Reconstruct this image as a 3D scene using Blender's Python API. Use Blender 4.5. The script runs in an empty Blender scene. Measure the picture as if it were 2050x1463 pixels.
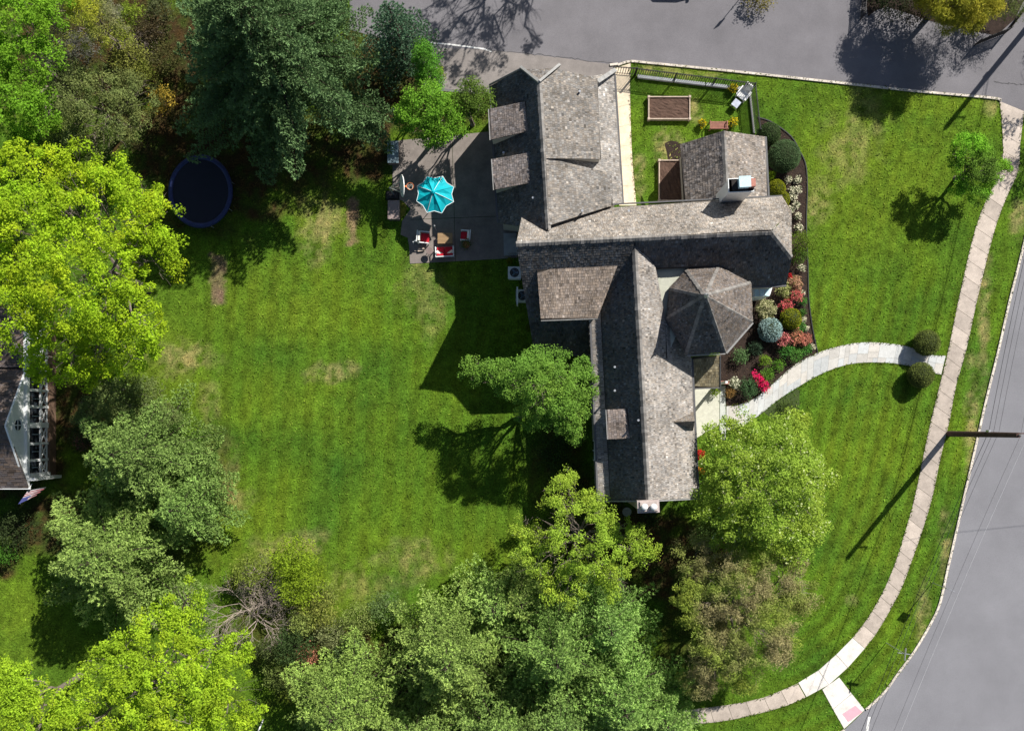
import bpy, bmesh, math, random
import numpy as np
from mathutils import Vector, Matrix, noise

# ------------------------------------------------------------------ camera, sky, sun, exposure
H = 66.0; F = 1848.0; NX, NY = 1050.0, 850.0        # drone height (m), scale, point of the photo straight below the drone
SC = bpy.context.scene
cam = bpy.data.cameras.new("camera"); camo = bpy.data.objects.new("camera", cam)
SC.collection.objects.link(camo); SC.camera = camo
camo.location = (0, 0, H); camo.rotation_euler = (0, 0, 0)
cam.sensor_width = 36; cam.lens = 36 * F / 2050
cam.shift_x = -25 / 2050; cam.shift_y = 118.5 / 2050
cam.clip_end = 1500
AZ = math.atan2(205, 250); EL = math.radians(39)
sdir = Vector((math.sin(AZ) * math.cos(EL), math.cos(AZ) * math.cos(EL), math.sin(EL)))
w = bpy.data.worlds.new("World"); SC.world = w; w.use_nodes = True
nt = w.node_tree; bg = nt.nodes['Background']
sky = nt.nodes.new('ShaderNodeTexSky'); sky.sky_type = 'NISHITA'; sky.sun_disc = False
sky.sun_elevation = EL; sky.sun_rotation = AZ
nt.links.new(sky.outputs[0], bg.inputs[0]); bg.inputs[1].default_value = 0.053
sun = bpy.data.lights.new("sun", 'SUN'); suno = bpy.data.objects.new("sun", sun); SC.collection.objects.link(suno)
sun.energy = 4.9; sun.angle = math.radians(0.5); sun.color = (1.0, 0.95, 0.87)
suno.rotation_euler = (-sdir).to_track_quat('-Z', 'Y').to_euler(); suno.location = sdir * 90
SC.view_settings.view_transform = 'Standard'; SC.view_settings.look = 'None'
SC.view_settings.exposure = 0.66; SC.view_settings.gamma = 1

rnd = random.Random(7); RG = np.random.default_rng(7)

def P(px, py, z=0.0):
    k = (H - z) / F
    return Vector(((px - NX) * k, (NY - py) * k, z))
def M(px, z=0.0): return px * (H - z) / F

# ------------------------------------------------------------------ materials
def mat(name, col=(.5, .5, .5), rough=.8, attr=False, n1=0.25, s1=3.0, n2=0.25, s2=25.0, bump=0.0, bs=40.0, metal=0.0,
        trans=0.0, spec=.3, stretch=None):
    m = bpy.data.materials.new(name); m.use_nodes = True
    t = m.node_tree; N = t.nodes; L = t.links; b = N['Principled BSDF']
    b.inputs['Roughness'].default_value = rough; b.inputs['Metallic'].default_value = metal
    b.inputs['Specular IOR Level'].default_value = spec
    tc = N.new('ShaderNodeTexCoord'); src = tc.outputs['Object']
    if stretch:
        mp = N.new('ShaderNodeMapping'); mp.inputs['Scale'].default_value = stretch
        L.new(src, mp.inputs['Vector']); src = mp.outputs[0]
    if attr:
        a = N.new('ShaderNodeAttribute'); a.attribute_name = 'col'; c = a.outputs['Color']
    else:
        r = N.new('ShaderNodeRGB'); r.outputs[0].default_value = (*col, 1); c = r.outputs[0]
    for amt, sc, det in ((n1, s1, 5), (n2, s2, 3)):
        if amt <= 0: continue
        no = N.new('ShaderNodeTexNoise'); no.inputs['Scale'].default_value = sc; no.inputs['Detail'].default_value = det
        no.inputs['Roughness'].default_value = .65
        L.new(src, no.inputs['Vector'])
        mr = N.new('ShaderNodeMapRange'); mr.inputs['From Min'].default_value = .3; mr.inputs['From Max'].default_value = .7
        mr.inputs['To Min'].default_value = 1 - amt; mr.inputs['To Max'].default_value = 1 + amt
        L.new(no.outputs[0], mr.inputs['Value'])
        v = N.new('ShaderNodeVectorMath'); v.operation = 'SCALE'
        L.new(c, v.inputs[0]); L.new(mr.outputs[0], v.inputs['Scale']); c = v.outputs[0]
    L.new(c, b.inputs['Base Color'])
    if bump > 0:
        no = N.new('ShaderNodeTexNoise'); no.inputs['Scale'].default_value = bs; no.inputs['Detail'].default_value = 4
        L.new(src, no.inputs['Vector'])
        bp = N.new('ShaderNodeBump'); bp.inputs['Strength'].default_value = bump; bp.inputs['Distance'].default_value = .05
        L.new(no.outputs[0], bp.inputs['Height']); L.new(bp.outputs[0], b.inputs['Normal'])
    if trans > 0:
        tr = N.new('ShaderNodeBsdfTranslucent'); L.new(c, tr.inputs['Color'])
        mx = N.new('ShaderNodeMixShader'); mx.inputs[0].default_value = trans
        L.new(b.outputs[0], mx.inputs[1]); L.new(tr.outputs[0], mx.inputs[2])
        L.new(mx.outputs[0], N['Material Output'].inputs['Surface'])
    return m

MT = dict(
    lawn=mat('lawn', attr=True, rough=.95, n1=.26, s1=2.4, n2=.55, s2=8, bump=.9, bs=14, spec=.05),
    asphalt=mat('asphalt', (.158, .152, .165), .9, n1=.15, s1=.3, n2=.24, s2=26, bump=.2, bs=120),
    asphalt3=mat('street_asphalt', (.20, .20, .218), .9, n1=.12, s1=.22, n2=.24, s2=26, bump=.2, bs=120),
    asphalt2=mat('apron_asphalt', (.215, .195, .185), .9, n1=.16, s1=1.2, n2=.18, s2=40, bump=.2, bs=120),
    concrete=mat('concrete', attr=True, rough=.85, n1=.2, s1=1.3, n2=.12, s2=14, bump=.1, bs=60),
    patio=mat('patio_concrete', (.195, .17, .155), .85, n1=.25, s1=1.0, n2=.12, s2=14),
    stone=mat('flagstone', attr=True, rough=.8, n1=.12, s1=3, n2=.08, s2=20),
    shake=mat('cedar_shake', attr=True, rough=.9, n1=.3, s1=.55, n2=.35, s2=30, spec=.12),
    sealant=mat('crack_sealant', (.075, .072, .075), .8),
    deckwood=mat('brown_decking', (.15, .095, .065), .85, n1=.2, s1=4),
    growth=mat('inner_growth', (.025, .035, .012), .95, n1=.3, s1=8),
    under=mat('crown_shade', (.03, .026, .024), .95),
    leaf=mat('foliage', attr=True, rough=.7, n1=.12, s1=.8, n2=0, trans=.35, spec=.08),
    needle=mat('needles', attr=True, rough=.75, n1=.15, s1=.7, n2=0, trans=.2, spec=.05),
    bark=mat('bark', (.17, .14, .115), .95, n1=.3, s1=6, n2=.3, s2=30),
    darkbark=mat('dark_bark', (.06, .045, .035), .95, n1=.3, s1=6),
    twig=mat('dry_twigs', (.34, .28, .24), .95, n1=.3, s1=6),
    soil=mat('mulch', (.035, .023, .018), 1, n1=.4, s1=3, n2=.5, s2=30, bump=.8, bs=40),
    bedsoil=mat('bed_soil', (.095, .058, .043), 1, n1=.2, s1=3, n2=.4, s2=30, bump=.6, bs=40),
    white=mat('white_paint', (.72, .74, .74), .5, n1=.06, n2=.05),
    whitep=mat('white_plastic', (.8, .8, .78), .35, n1=.03, n2=0),
    bluewhite=mat('pale_blue_paint', (.45, .58, .62), .5, n1=.06, n2=.05),
    siding=mat('clapboard', (.42, .40, .36), .7, n1=.08, n2=.1, stretch=(1, 1, 12)),
    fascia=mat('weathered_trim', (.25, .25, .245), .7, n1=.2, s1=4),
    gutter=mat('gutter', (.10, .10, .105), .5, n1=.15),
    copper=mat('flashing', (.42, .33, .23), .5, n1=.2, s1=3),
    glass=mat('window_glass', (.03, .04, .05), .08, n1=0, n2=0, spec=.6),
    black=mat('black_metal', (.02, .02, .022), .5, n1=.1, n2=0),
    steel=mat('galvanised_metal', (.5, .52, .55), .35, n1=.1, n2=0, metal=.6),
    teal=mat('turquoise_canvas', (.0, .47, .56), .7, n1=.05, n2=.06, trans=.25),
    trim=mat('white_piping', (.75, .8, .8), .7, n1=0, n2=0),
    red=mat('red_cushion', (.50, .012, .03), .85, n1=.1, s1=6),
    cream=mat('cream_cushion', (.8, .76, .68), .85, n1=.06, s1=6),
    wood=mat('teak_wood', (.32, .21, .11), .7, n1=.2, s1=4, stretch=(1, 8, 8)),
    palewood=mat('weathered_timber', (.46, .37, .30), .85, n1=.2, s1=4),
    redwood=mat('reddish_bench_wood', (.26, .115, .09), .8, n1=.2, s1=6),
    pole=mat('creosoted_pole', (.075, .042, .035), .9, n1=.3, s1=3),
    wire=mat('wire', (.04, .04, .045), .6, n1=0, n2=0),
    wirelt=mat('bright_wire', (.5, .5, .52), .5, n1=0, n2=0),
    navy=mat('navy_pad', (.022, .034, .12), .5, n1=.25, s1=5),
    net=mat('trampoline_fabric', (.010, .012, .028), .7, n1=.1, n2=0),
    terracotta=mat('terracotta', (.42, .16, .08), .85, n1=.15),
    brick=mat('pinkish_brick', (.42, .19, .15), .9, n1=.2, s1=8),
    pink=mat('pink_tactile_pad', (.80, .36, .42), .8, n1=.05, n2=.08),
    paint=mat('road_paint', (.72, .72, .70), .7, n1=.2, s1=6),
    orange=mat('orange_rim', (.65, .16, .03), .5, n1=0, n2=0),
    bluecap=mat('pale_blue_metal', (.50, .68, .74), .4, n1=.1),
    stonecap=mat('chimney_stone', (.40, .34, .32), .8, n1=.2, s1=4),
    brown=mat('brown_plastic', (.19, .145, .135), .6, n1=.1),
    blue=mat('car_paint', (.04, .06, .12), .3, n1=0, n2=0),
)

# ------------------------------------------------------------------ mesh helpers
COL = SC.collection
WLOC = {}
def link(o): COL.objects.link(o); return o
def meta(o, label=None, cat=None, group=None, kind=None):
    if label: o['label'] = label
    if cat: o['category'] = cat
    if group: o['group'] = group
    if kind: o['kind'] = kind
    return o
def thing(name, loc, label, cat, group=None):
    o = bpy.data.objects.new(name, None); link(o); o.location = loc; o.empty_display_size = .3
    WLOC[o.name] = Vector(loc)
    return meta(o, label, cat, group)
def mesh_np(name, V, Fc, m, parent=None, cols=None, domain='FACE', smooth=False):
    """V (n,3) ; Fc (m,4) or list of lists"""
    V = np.asarray(V, dtype=np.float32)
    if parent is not None:
        V = V - np.array(WLOC[parent.name], dtype=np.float32)
    me = bpy.data.meshes.new(name)
    if isinstance(Fc, np.ndarray):
        k = Fc.shape[1]; n = Fc.shape[0]
        me.vertices.add(len(V)); me.vertices.foreach_set('co', V.ravel())
        me.loops.add(n * k); me.loops.foreach_set('vertex_index', Fc.astype(np.int32).ravel())
        me.polygons.add(n); me.polygons.foreach_set('loop_start', np.arange(0, n * k, k, dtype=np.int32))
        me.update(calc_edges=True)
    else:
        me.from_pydata([tuple(map(float, v)) for v in V], [], Fc)
    if cols is not None:
        a = me.attributes.new('col', 'FLOAT_COLOR', domain)
        c = np.ones((len(cols), 4), dtype=np.float32); c[:, :3] = np.asarray(cols)
        a.data.foreach_set('color', c.ravel())
    if smooth: me.polygons.foreach_set('use_smooth', [True] * len(me.polygons))
    me.materials.append(MT[m] if isinstance(m, str) else m)
    o = bpy.data.objects.new(name, me); link(o)
    if parent is not None:
        o.parent = parent; WLOC[o.name] = WLOC[parent.name]
    return o

class MB:
    def __init__(s): s.v = []; s.f = []; s.c = []
    def add(s, vs, fs, col=None):
        b = len(s.v); s.v += [tuple(v) for v in vs]; s.f += [[b + i for i in f] for f in fs]
        s.c += [col or (.5, .5, .5)] * len(fs); return s
    def poly(s, pts, col=None): return s.add(pts, [list(range(len(pts)))], col)
    def prism(s, pts, z0, z1=None, col=None):
        """pts bottom polygon xy(z ignored) from z0 to z1 (float or per-point z)"""
        n = len(pts)
        b = [(p[0], p[1], z0) for p in pts]
        t = [(p[0], p[1], (z1 if z1 is not None else p[2])) for p in pts]
        fs = [list(range(n))[::-1], list(range(n, 2 * n))] + [[i, (i + 1) % n, n + (i + 1) % n, n + i] for i in range(n)]
        return s.add(b + t, fs, col)
    def box(s, c, size, rz=0, col=None, taper=1.0, tilt=None):
        hx, hy, hz = size[0] / 2, size[1] / 2, size[2] / 2
        vs = []
        for z, k in ((-hz, 1), (hz, taper)):
            for x, y in ((-hx, -hy), (hx, -hy), (hx, hy), (-hx, hy)): vs.append(Vector((x * k, y * k, z)))
        R = Matrix.Rotation(rz, 3, 'Z')
        if tilt: R = R @ Matrix.Rotation(tilt[1], 3, tilt[0])
        c = Vector(c)
        return s.add([R @ v + c for v in vs], [[3, 2, 1, 0], [4, 5, 6, 7], [0, 1, 5, 4], [1, 2, 6, 5], [2, 3, 7, 6], [3, 0, 4, 7]], col)
    def beam(s, a, b, wd, ht, col=None):
        a, b = Vector(a), Vector(b); d = b - a
        if d.length < 1e-5: return s
        d.normalize(); up = Vector((0, 0, 1))
        if abs(d.z) > .95: up = Vector((1, 0, 0))
        sd = d.cross(up).normalized() * wd / 2; u = sd.cross(d).normalized() * ht / 2
        vs = [a - sd - u, a + sd - u, a + sd + u, a - sd + u, b - sd - u, b + sd - u, b + sd + u, b - sd + u]
        return s.add(vs, [[3, 2, 1, 0], [4, 5, 6, 7], [0, 1, 5, 4], [1, 2, 6, 5], [2, 3, 7, 6], [3, 0, 4, 7]], col)
    def tube(s, pts, rs, n=6, col=None, cap=True):
        pts = [Vector(p) for p in pts]
        if not hasattr(rs, '__len__'): rs = [rs] * len(pts)
        vs = []
        for i, p in enumerate(pts):
            d = (pts[min(i + 1, len(pts) - 1)] - pts[max(i - 1, 0)])
            if d.length < 1e-6: d = Vector((0, 0, 1))
            d.normalize(); a = d.orthogonal().normalized()
            if i and a.dot(pa) < 0.2:
                a = (pa - d * pa.dot(d)); a = a.normalized() if a.length > 1e-4 else d.orthogonal().normalized()
            pa = a; b = d.cross(a)
            for k in range(n):
                t = 2 * math.pi * k / n; vs.append(p + (a * math.cos(t) + b * math.sin(t)) * rs[i])
        fs = []
        for i in range(len(pts) - 1):
            for k in range(n): fs.append([i * n + k, i * n + (k + 1) % n, (i + 1) * n + (k + 1) % n, (i + 1) * n + k])
        if cap: fs.append(list(range(n))[::-1]); fs.append([(len(pts) - 1) * n + k for k in range(n)])
        return s.add(vs, fs, col)
    def lathe(s, c, prof, n=16, sx=1, sy=1, col=None):
        vs = []
        for r, z in prof:
            for k in range(n):
                t = 2 * math.pi * k / n; vs.append((c[0] + r * sx * math.cos(t), c[1] + r * sy * math.sin(t), c[2] + z))
        fs = [[i * n + k, i * n + (k + 1) % n, (i + 1) * n + (k + 1) % n, (i + 1) * n + k] for i in range(len(prof) - 1) for k in range(n)]
        fs.append(list(range(n))[::-1]); fs.append([(len(prof) - 1) * n + k for k in range(n)])
        return s.add(vs, fs, col)
    def build(s, name, m, parent=None, smooth=False):
        return mesh_np(name, s.v, s.f, m, parent, cols=s.c, smooth=smooth)
def hull(name, pts, m, parent):
    bm = bmesh.new()
    for p in pts: bm.verts.new(p)
    bmesh.ops.convex_hull(bm, input=bm.verts)
    v = [tuple(x.co) for x in bm.verts]; bm.verts.index_update(); f = [[y.index for y in x.verts] for x in bm.faces]; bm.free()
    return mesh_np(name, v, f, m, parent)
def catmull(pts, k=6):
    out = []; n = len(pts)
    for i in range(n - 1):
        p0, p1, p2, p3 = (Vector(pts[max(i - 1, 0)]), Vector(pts[i]), Vector(pts[i + 1]), Vector(pts[min(i + 2, n - 1)]))
        for j in range(k):
            t = j / k
            out.append(.5 * ((2 * p1) + (p2 - p0) * t + (2 * p0 - 5 * p1 + 4 * p2 - p3) * t * t + (3 * p1 - p0 - 3 * p2 + p3) * t ** 3))
    out.append(Vector(pts[-1])); return out
def resample(pts, n):
    pts = [Vector(p) for p in pts]; L = [0]
    for a, b in zip(pts, pts[1:]): L.append(L[-1] + (b - a).length)
    out = []
    for i in range(n + 1):
        d = L[-1] * i / n; j = 0
        while j < len(L) - 2 and L[j + 1] < d: j += 1
        t = (d - L[j]) / max(L[j + 1] - L[j], 1e-6); out.append(pts[j].lerp(pts[j + 1], min(t, 1)))
    return out

# ------------------------------------------------------------------ ground sheet
def fbm(x, y, s, o=0.0, d=3):
    return noise.fractal(Vector((x / s + o, y / s - o, o)), 1.0, 2.0, d)
def sst(a, b, x):
    t = min(max((x - a) / (b - a), 0), 1); return t * t * (3 - 2 * t)
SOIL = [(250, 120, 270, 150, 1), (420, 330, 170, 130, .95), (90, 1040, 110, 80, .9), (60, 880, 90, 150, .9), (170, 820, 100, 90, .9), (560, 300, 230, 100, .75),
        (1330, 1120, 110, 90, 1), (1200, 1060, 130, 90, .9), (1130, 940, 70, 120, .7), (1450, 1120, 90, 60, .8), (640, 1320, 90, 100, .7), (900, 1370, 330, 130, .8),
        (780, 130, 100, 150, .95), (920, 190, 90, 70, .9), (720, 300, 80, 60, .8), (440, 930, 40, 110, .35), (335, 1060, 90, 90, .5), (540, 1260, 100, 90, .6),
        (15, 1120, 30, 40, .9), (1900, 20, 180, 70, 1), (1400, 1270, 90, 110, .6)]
DRY = [(640, 450, 45, 70, .8), (665, 745, 45, 25, .8), (610, 1085, 40, 30, .6), (830, 1120, 70, 45, .5), (720, 1170, 90, 40, .35), (370, 720, 70, 40, .7),
       (455, 960, 30, 80, .6), (850, 570, 50, 60, .35), (860, 640, 30, 40, .3), (1700, 300, 60, 70, .5), (1635, 400, 30, 60, .55), (1740, 200, 50, 50, .3),
       (1390, 215, 20, 30, .85), (1330, 320, 20, 60, .75), (1280, 360, 14, 50, .8), (1350, 290, 25, 20, .7), (1970, 640, 14, 150, .75), (1945, 850, 16, 120, .8),
       (1895, 1120, 14, 90, .7), (1850, 1230, 14, 70, .7), (2040, 440, 18, 40, .9), (1704, 1201, 14, 12, .8), (1320, 140, 60, 10, .6), (1400, 150, 80, 8, .5),
       (1985, 215, 14, 20, .6), (1628, 428, 7, 8, 1), (480, 1000, 30, 30, .4), (560, 1110, 60, 40, .5), (1590, 700, 40, 8, .1), (420, 820, 22, 60, .5)]
YEL = [(560, 600, 170, 90, .6), (640, 440, 60, 60, .8), (330, 720, 90, 90, .8), (560, 800, 250, 70, .35), (480, 1060, 120, 110, .6), (1740, 330, 190, 190, .75),
       (1880, 200, 120, 40, .8), (1650, 620, 60, 90, .4), (1740, 900, 110, 260, .4), (40, 1260, 120, 90, .6), (620, 1180, 150, 60, .7), (1400, 140, 150, 14, .8), (1700, 1130, 60, 100, .3), (800, 1100, 160, 60, .4), (980,1110,60,60,.6)]
def blobs(L, px, py, nz):
    m = 0
    for (cx, cy, rx, ry, a) in L:
        if abs(px - cx) > rx * 1.7 or abs(py - cy) > ry * 1.7: continue
        d = math.hypot((px - cx) / rx, (py - cy) / ry) + nz * .55
        v = a * (1 - sst(.55, 1.25, d))
        m = m + v - m * v
    return m
def lerp3(a, b, t): return (a[0] + (b[0] - a[0]) * t, a[1] + (b[1] - a[1]) * t, a[2] + (b[2] - a[2]) * t)
SWC = [(2020, 215), (2018, 330), (1975, 430), (1938, 600), (1900, 765), (1868, 900), (1838, 1020), (1800, 1130), (1755, 1240), (1700, 1310), (1620, 1370), (1540, 1405), (1440, 1428), (1340, 1437)]
def lawn_col(x, y):
    px, py = NX + x * 28, NY - y * 28
    n1 = fbm(x, y, 5, 3.1); n2 = fbm(x, y, 1.3, 9.7); n3 = fbm(x, y, .5, 5.5, 2)
    c = (.068 + .03 * n1, .130 + .034 * n1, .011)
    yl = blobs(YEL, px, py, n2 * .8)
    c = lerp3(c, (.096, .150, .012), min(1, max(0, yl * (1 + .5 * n2) + .22 * n2 + .12 * n1)))
    # mowing stripes
    st = 0
    if 400 < px < 1070 and 430 < py < 1200:
        st = math.tanh(3 * math.sin((px + 3 * (py - 800) * .02) / 21 * math.pi + .3 * n1)) * .085
    elif px > 1560 and py > 150:
        dmin = min(math.hypot(px - a, py - b) for a, b in SWD)
        st = math.tanh(2.5 * math.sin(dmin / 15 * math.pi + .5 * n1)) * (.13 if py > 560 else .05)
    n4 = noise.noise(Vector((x * 2.6, y * 2.6, 4.4))); k = 1 + st + .28 * n3 + .28 * n4
    c = (max(c[0], .40 * c[1]) * k * (1 - st * .5), c[1] * k, c[2] * k)
    dr = blobs(DRY, px, py, n2 + n3)
    c = lerp3(c, (.26 + .08 * n3, .22 + .05 * n3, .10), min(.8, max(0, dr * (.6 + 1.0 * n3))))
    for (x0, x1, y0_, y1_, cc) in ((697, 717, 398, 488, (.24, .15, .10)), (423, 451, 512, 610, (.17, .11, .08))):
        if x0 - 12 < px < x1 + 12 and y0_ - 12 < py < y1_ + 12:
            e_ = min(px - x0, x1 - px, y0_ * 0 + py - y0_, y1_ - py) + 9 * n3; c = lerp3(c, cc, sst(-4, 5, e_) * (.8 + .4 * n2))
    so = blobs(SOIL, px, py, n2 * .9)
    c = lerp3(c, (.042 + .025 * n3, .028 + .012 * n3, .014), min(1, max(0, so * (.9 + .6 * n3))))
    return tuple(max(v, .002) for v in c)
SWD = [(v.x, v.y) for v in catmull([(a, b, 0) for a, b in SWC], 5)]
def axis(lo, hi, st, ext):
    a = list(np.arange(lo, hi + st / 2, st)); return sorted([lo - e for e in ext] + a + [hi + e for e in ext])
xs = axis(-39, 37.5, .22, (2, 6, 15, 40, 120, 400)); ys = axis(-23, 31, .22, (2, 6, 15, 40, 120, 400))
V = []; C = []
for y in ys:
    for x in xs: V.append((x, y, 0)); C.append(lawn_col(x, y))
nx, ny = len(xs), len(ys)
I = np.arange(nx * ny).reshape(ny, nx)
Fc = np.stack([I[:-1, :-1], I[:-1, 1:], I[1:, 1:], I[1:, :-1]], -1).reshape(-1, 4)
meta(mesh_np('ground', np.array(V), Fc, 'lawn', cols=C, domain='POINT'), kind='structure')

LAWNCOL = lawn_col
def flat(name, pts, z, m, kind='structure', col=None):
    b = MB(); b.poly([P(x, y) + Vector((0, 0, z)) for x, y in pts], col); o = b.build(name, m)
    return meta(o, kind=kind)
def densify(pts, k=6): return [(v.x, v.y) for v in catmull([(a, b, 0) for a, b in pts], k)]

NCURB = densify([(1237, 131), (1262, 124), (1300, 127), (1450, 142), (1600, 158), (1830, 183), (1985, 197), (2001, 203)], 4)
ECURB = densify([(2120, 150), (2085, 330), (2045, 505), (2021, 600), (1998, 701), (1973, 802), (1957, 873), (1928, 1000), (1910, 1080), (1896, 1140), (1881, 1206), (1862, 1248),
         (1830, 1302), (1799, 1344), (1770, 1384), (1733, 1419)], 4)
SCURB = densify([(1690, 1460), (1640, 1490), (1560, 1520), (1400, 1550), (1000, 1590), (-400, 1640)], 4)
road_n = [(700, -700), (700, 60), (835, 96), (850, 180), (980, 190), (1100, 185), (1225, 175), (1226, 140)] + NCURB + [(2051, 223), (2090, 260)] + [(2400, 300), (2600, -700)]
flat('driveway_road', road_n, .008, 'asphalt')
flat('driveway_apron', [(835, 96), (970, 99), (1120, 116), (1236, 131), (1225, 138), (1225, 175), (1100, 182), (980, 190), (870, 175)], .012, 'asphalt2')
road_e = ECURB + [(1712, 1440)] + SCURB + [(-400, 3000), (3500, 3000), (3500, 150)]
flat('street', road_e, .004, 'asphalt3')

def strip(L, R, h, name, m, colf, gap=.012, nseg=40, z=.0, alb=None):
    """slabs between two edge curves"""
    Lr = resample([P(*p) for p in densify(L)], nseg); Rr = resample([P(*p) for p in densify(R)], nseg); b = MB()
    for i in range(nseg):
        a0, a1, b0, b1 = Lr[i], Lr[i + 1], Rr[i], Rr[i + 1]
        d = (a1 - a0).normalized() * gap; e = (b1 - b0).normalized() * gap
        b.prism([a0 + d, b0 + e, b1 - e, a1 - d], z, z + h, colf(i))
    return meta(b.build(name, m), kind='structure')
def curb(pts, name, wd=.15, h=.10):
    q = [P(*p) for p in pts]; b = MB()
    for a, c in zip(q, q[1:]):
        L = (c - a).length; d = (c - a).normalized(); n = Vector((-d.y, d.x, 0)) * wd / 2
        g = rnd.uniform(.85, 1.1); b.prism([a - n, c - n, c + n, a + n], 0, h, (.60 * g, .54 * g, .47 * g))
    return meta(b.build(name, 'concrete'), kind='structure')
curb(NCURB, 'driveway_kerb'); curb(ECURB, 'street_kerb'); curb(SCURB, 'street_kerb')
curb([(1221, 131), (1237, 129)], 'driveway_kerb')

SL = [(2001, 203), (2005, 240), (2007, 274), (2006, 340), (1982, 384), (1952, 460), (1919, 600), (1900, 693), (1883, 764), (1864, 840), (1848, 914), (1830, 1000), (1807, 1080), (1792, 1127), (1770, 1179), (1739, 1234), (1707, 1276)]
SR = [(2050, 223), (2047, 250), (2042, 277), (2042, 311), (2035, 352), (2018, 388), (1991, 460), (1956, 600), (1936, 693), (1913, 775), (1900, 846), (1883, 914), (1865, 1000), (1840, 1080), (1825, 1122), (1807, 1172), (1782, 1220), (1757, 1263), (1731, 1297)]
def swc(i):
    g = rnd.uniform(.80, 1.08); return (.47 * g, .405 * g, .35 * g)
strip(SL, SR, .03, 'sidewalk', 'concrete', swc, nseg=34)
strip([(1707, 1276), (1658, 1325), (1626, 1350), (1598, 1366)], [(1731, 1297), (1679, 1354), (1645, 1378), (1614, 1394)], .034, 'sidewalk', 'concrete', lambda i: (.68, .64, .60), nseg=3)
strip([(1597, 1367), (1527, 1396), (1458, 1410), (1385, 1419), (1320, 1424), (1200, 1428)], [(1613, 1395), (1558, 1417), (1458, 1441), (1400, 1447), (1346, 1451), (1200, 1456)], .03, 'sidewalk', 'concrete', swc, nseg=11)
strip([(1679.5, 1355), (1705, 1388), (1731, 1420)], [(1646, 1379), (1667, 1418), (1690, 1458)], .034, 'kerb_ramp', 'concrete', lambda i: (.68, .64, .60), nseg=2)
flat('tactile_pad', [(1712, 1411), (1726, 1424), (1698, 1444), (1686, 1428)], .042, 'pink')
flat('stop_line', [(1738, 1434), (1743, 1434), (1738, 1463), (1733, 1463)], .009, 'paint')
flat('faded_edge_line', [(855, 84), (900, 88), (970, 97), (985, 103), (984, 105), (968, 100), (900, 91), (855, 87)], .0165, 'paint')
# cream side path by the garage
strip([(1222, 140), (1226, 200), (1234, 300), (1240, 412)], [(1263, 127), (1261, 170), (1265, 307), (1274, 412)], .03, 'side_path', 'concrete', lambda i: (.66, .56, .42), nseg=7, gap=.006)
def crack(pts, label_seed, wd=.03, z=.018):
    r = random.Random(label_seed); q = resample([P(*p) for p in densify(pts)], 40); b = MB(); pr = None
    for i, p in enumerate(q):
        p = p + Vector((r.gauss(0, .05), r.gauss(0, .05), z))
        if pr is not None:
            d = (p - pr); n = Vector((-d.y, d.x, 0)).normalized() * wd * r.uniform(.3, 1); b.poly([pr - n, p - n, p + n, pr + n])
        pr = p
    meta(b.build('asphalt_crack', 'sealant'), kind='structure')
crack([(972, 101), (1060, 108), (1150, 118), (1236, 128)], 1, .025); crack([(1990, 165), (2050, 168), (2100, 160)], 3, .03)
flat('island_bed', densify([(1738, 34), (1775, 14), (1860, 42), (1985, 70), (2006, 62), (2055, -10), (2055, -220), (1738, -220), (1738, 34)], 2), .022, 'soil')
# patio
pat = [(786, 283), (1000, 262), (1010, 450), (1034, 455), (1036, 516), (1007, 518), (821, 528), (819, 492), (816, 476), (802, 470), (805, 443), (822, 419), (806, 402), (786, 396)]
pb = MB(); pb.prism([P(*p) for p in pat], 0, .03)
meta(pb.build('patio', 'patio'), kind='structure')
for q_ in ([(822, 440), (1030, 432)], [(905, 270), (912, 524)]):
    eb = MB(); eb.beam(P(*q_[0]) + Vector((0, 0, .03)), P(*q_[1]) + Vector((0, 0, .03)), .03, .012); meta(eb.build('patio_joint', 'growth'), kind='structure')
flat('patio_edge_grass', [(786, 398), (806, 403), (815, 415), (812, 428), (800, 440), (786, 440)], .036, mat('yellow_moss', (.16, .16, .02), .95, n1=.3, s1=6))
# stoop + flagstone walk
sb = MB(); sb.prism([P(*p) for p in [(1386, 775), (1440, 772), (1440, 850), (1388, 880)]], 0, .03, (.50, .50, .42))
sb.prism([P(*p) for p in [(1441, 772), (1452, 772), (1453, 880), (1441, 880)]], 0, .034, (.48, .50, .47))
sb.prism([P(*p) for p in [(1300, 530), (1390, 530), (1390, 640), (1300, 640)]], 0, .03, (.5, .5, .45))
meta(sb.build('front_landing', 'stone'), kind='structure')
FU = [(1893, 712), (1867, 711), (1815, 693), (1763, 686), (1716, 686), (1667, 696), (1635, 707), (1592, 729), (1568, 749), (1536, 778), (1508, 799), (1481, 810), (1454, 813)]
FL = [(1884, 750), (1862, 745), (1815, 731), (1771, 726), (1712, 727), (1666, 739), (1629, 756), (1592, 778), (1558, 800), (1531, 822), (1505, 842), (1480, 856), (1454, 862)]
Lr = resample([P(*p) for p in densify(FU)], 200); Rr = resample([P(*p) for p in densify(FL)], 200); fb = MB(); i = 0
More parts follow.
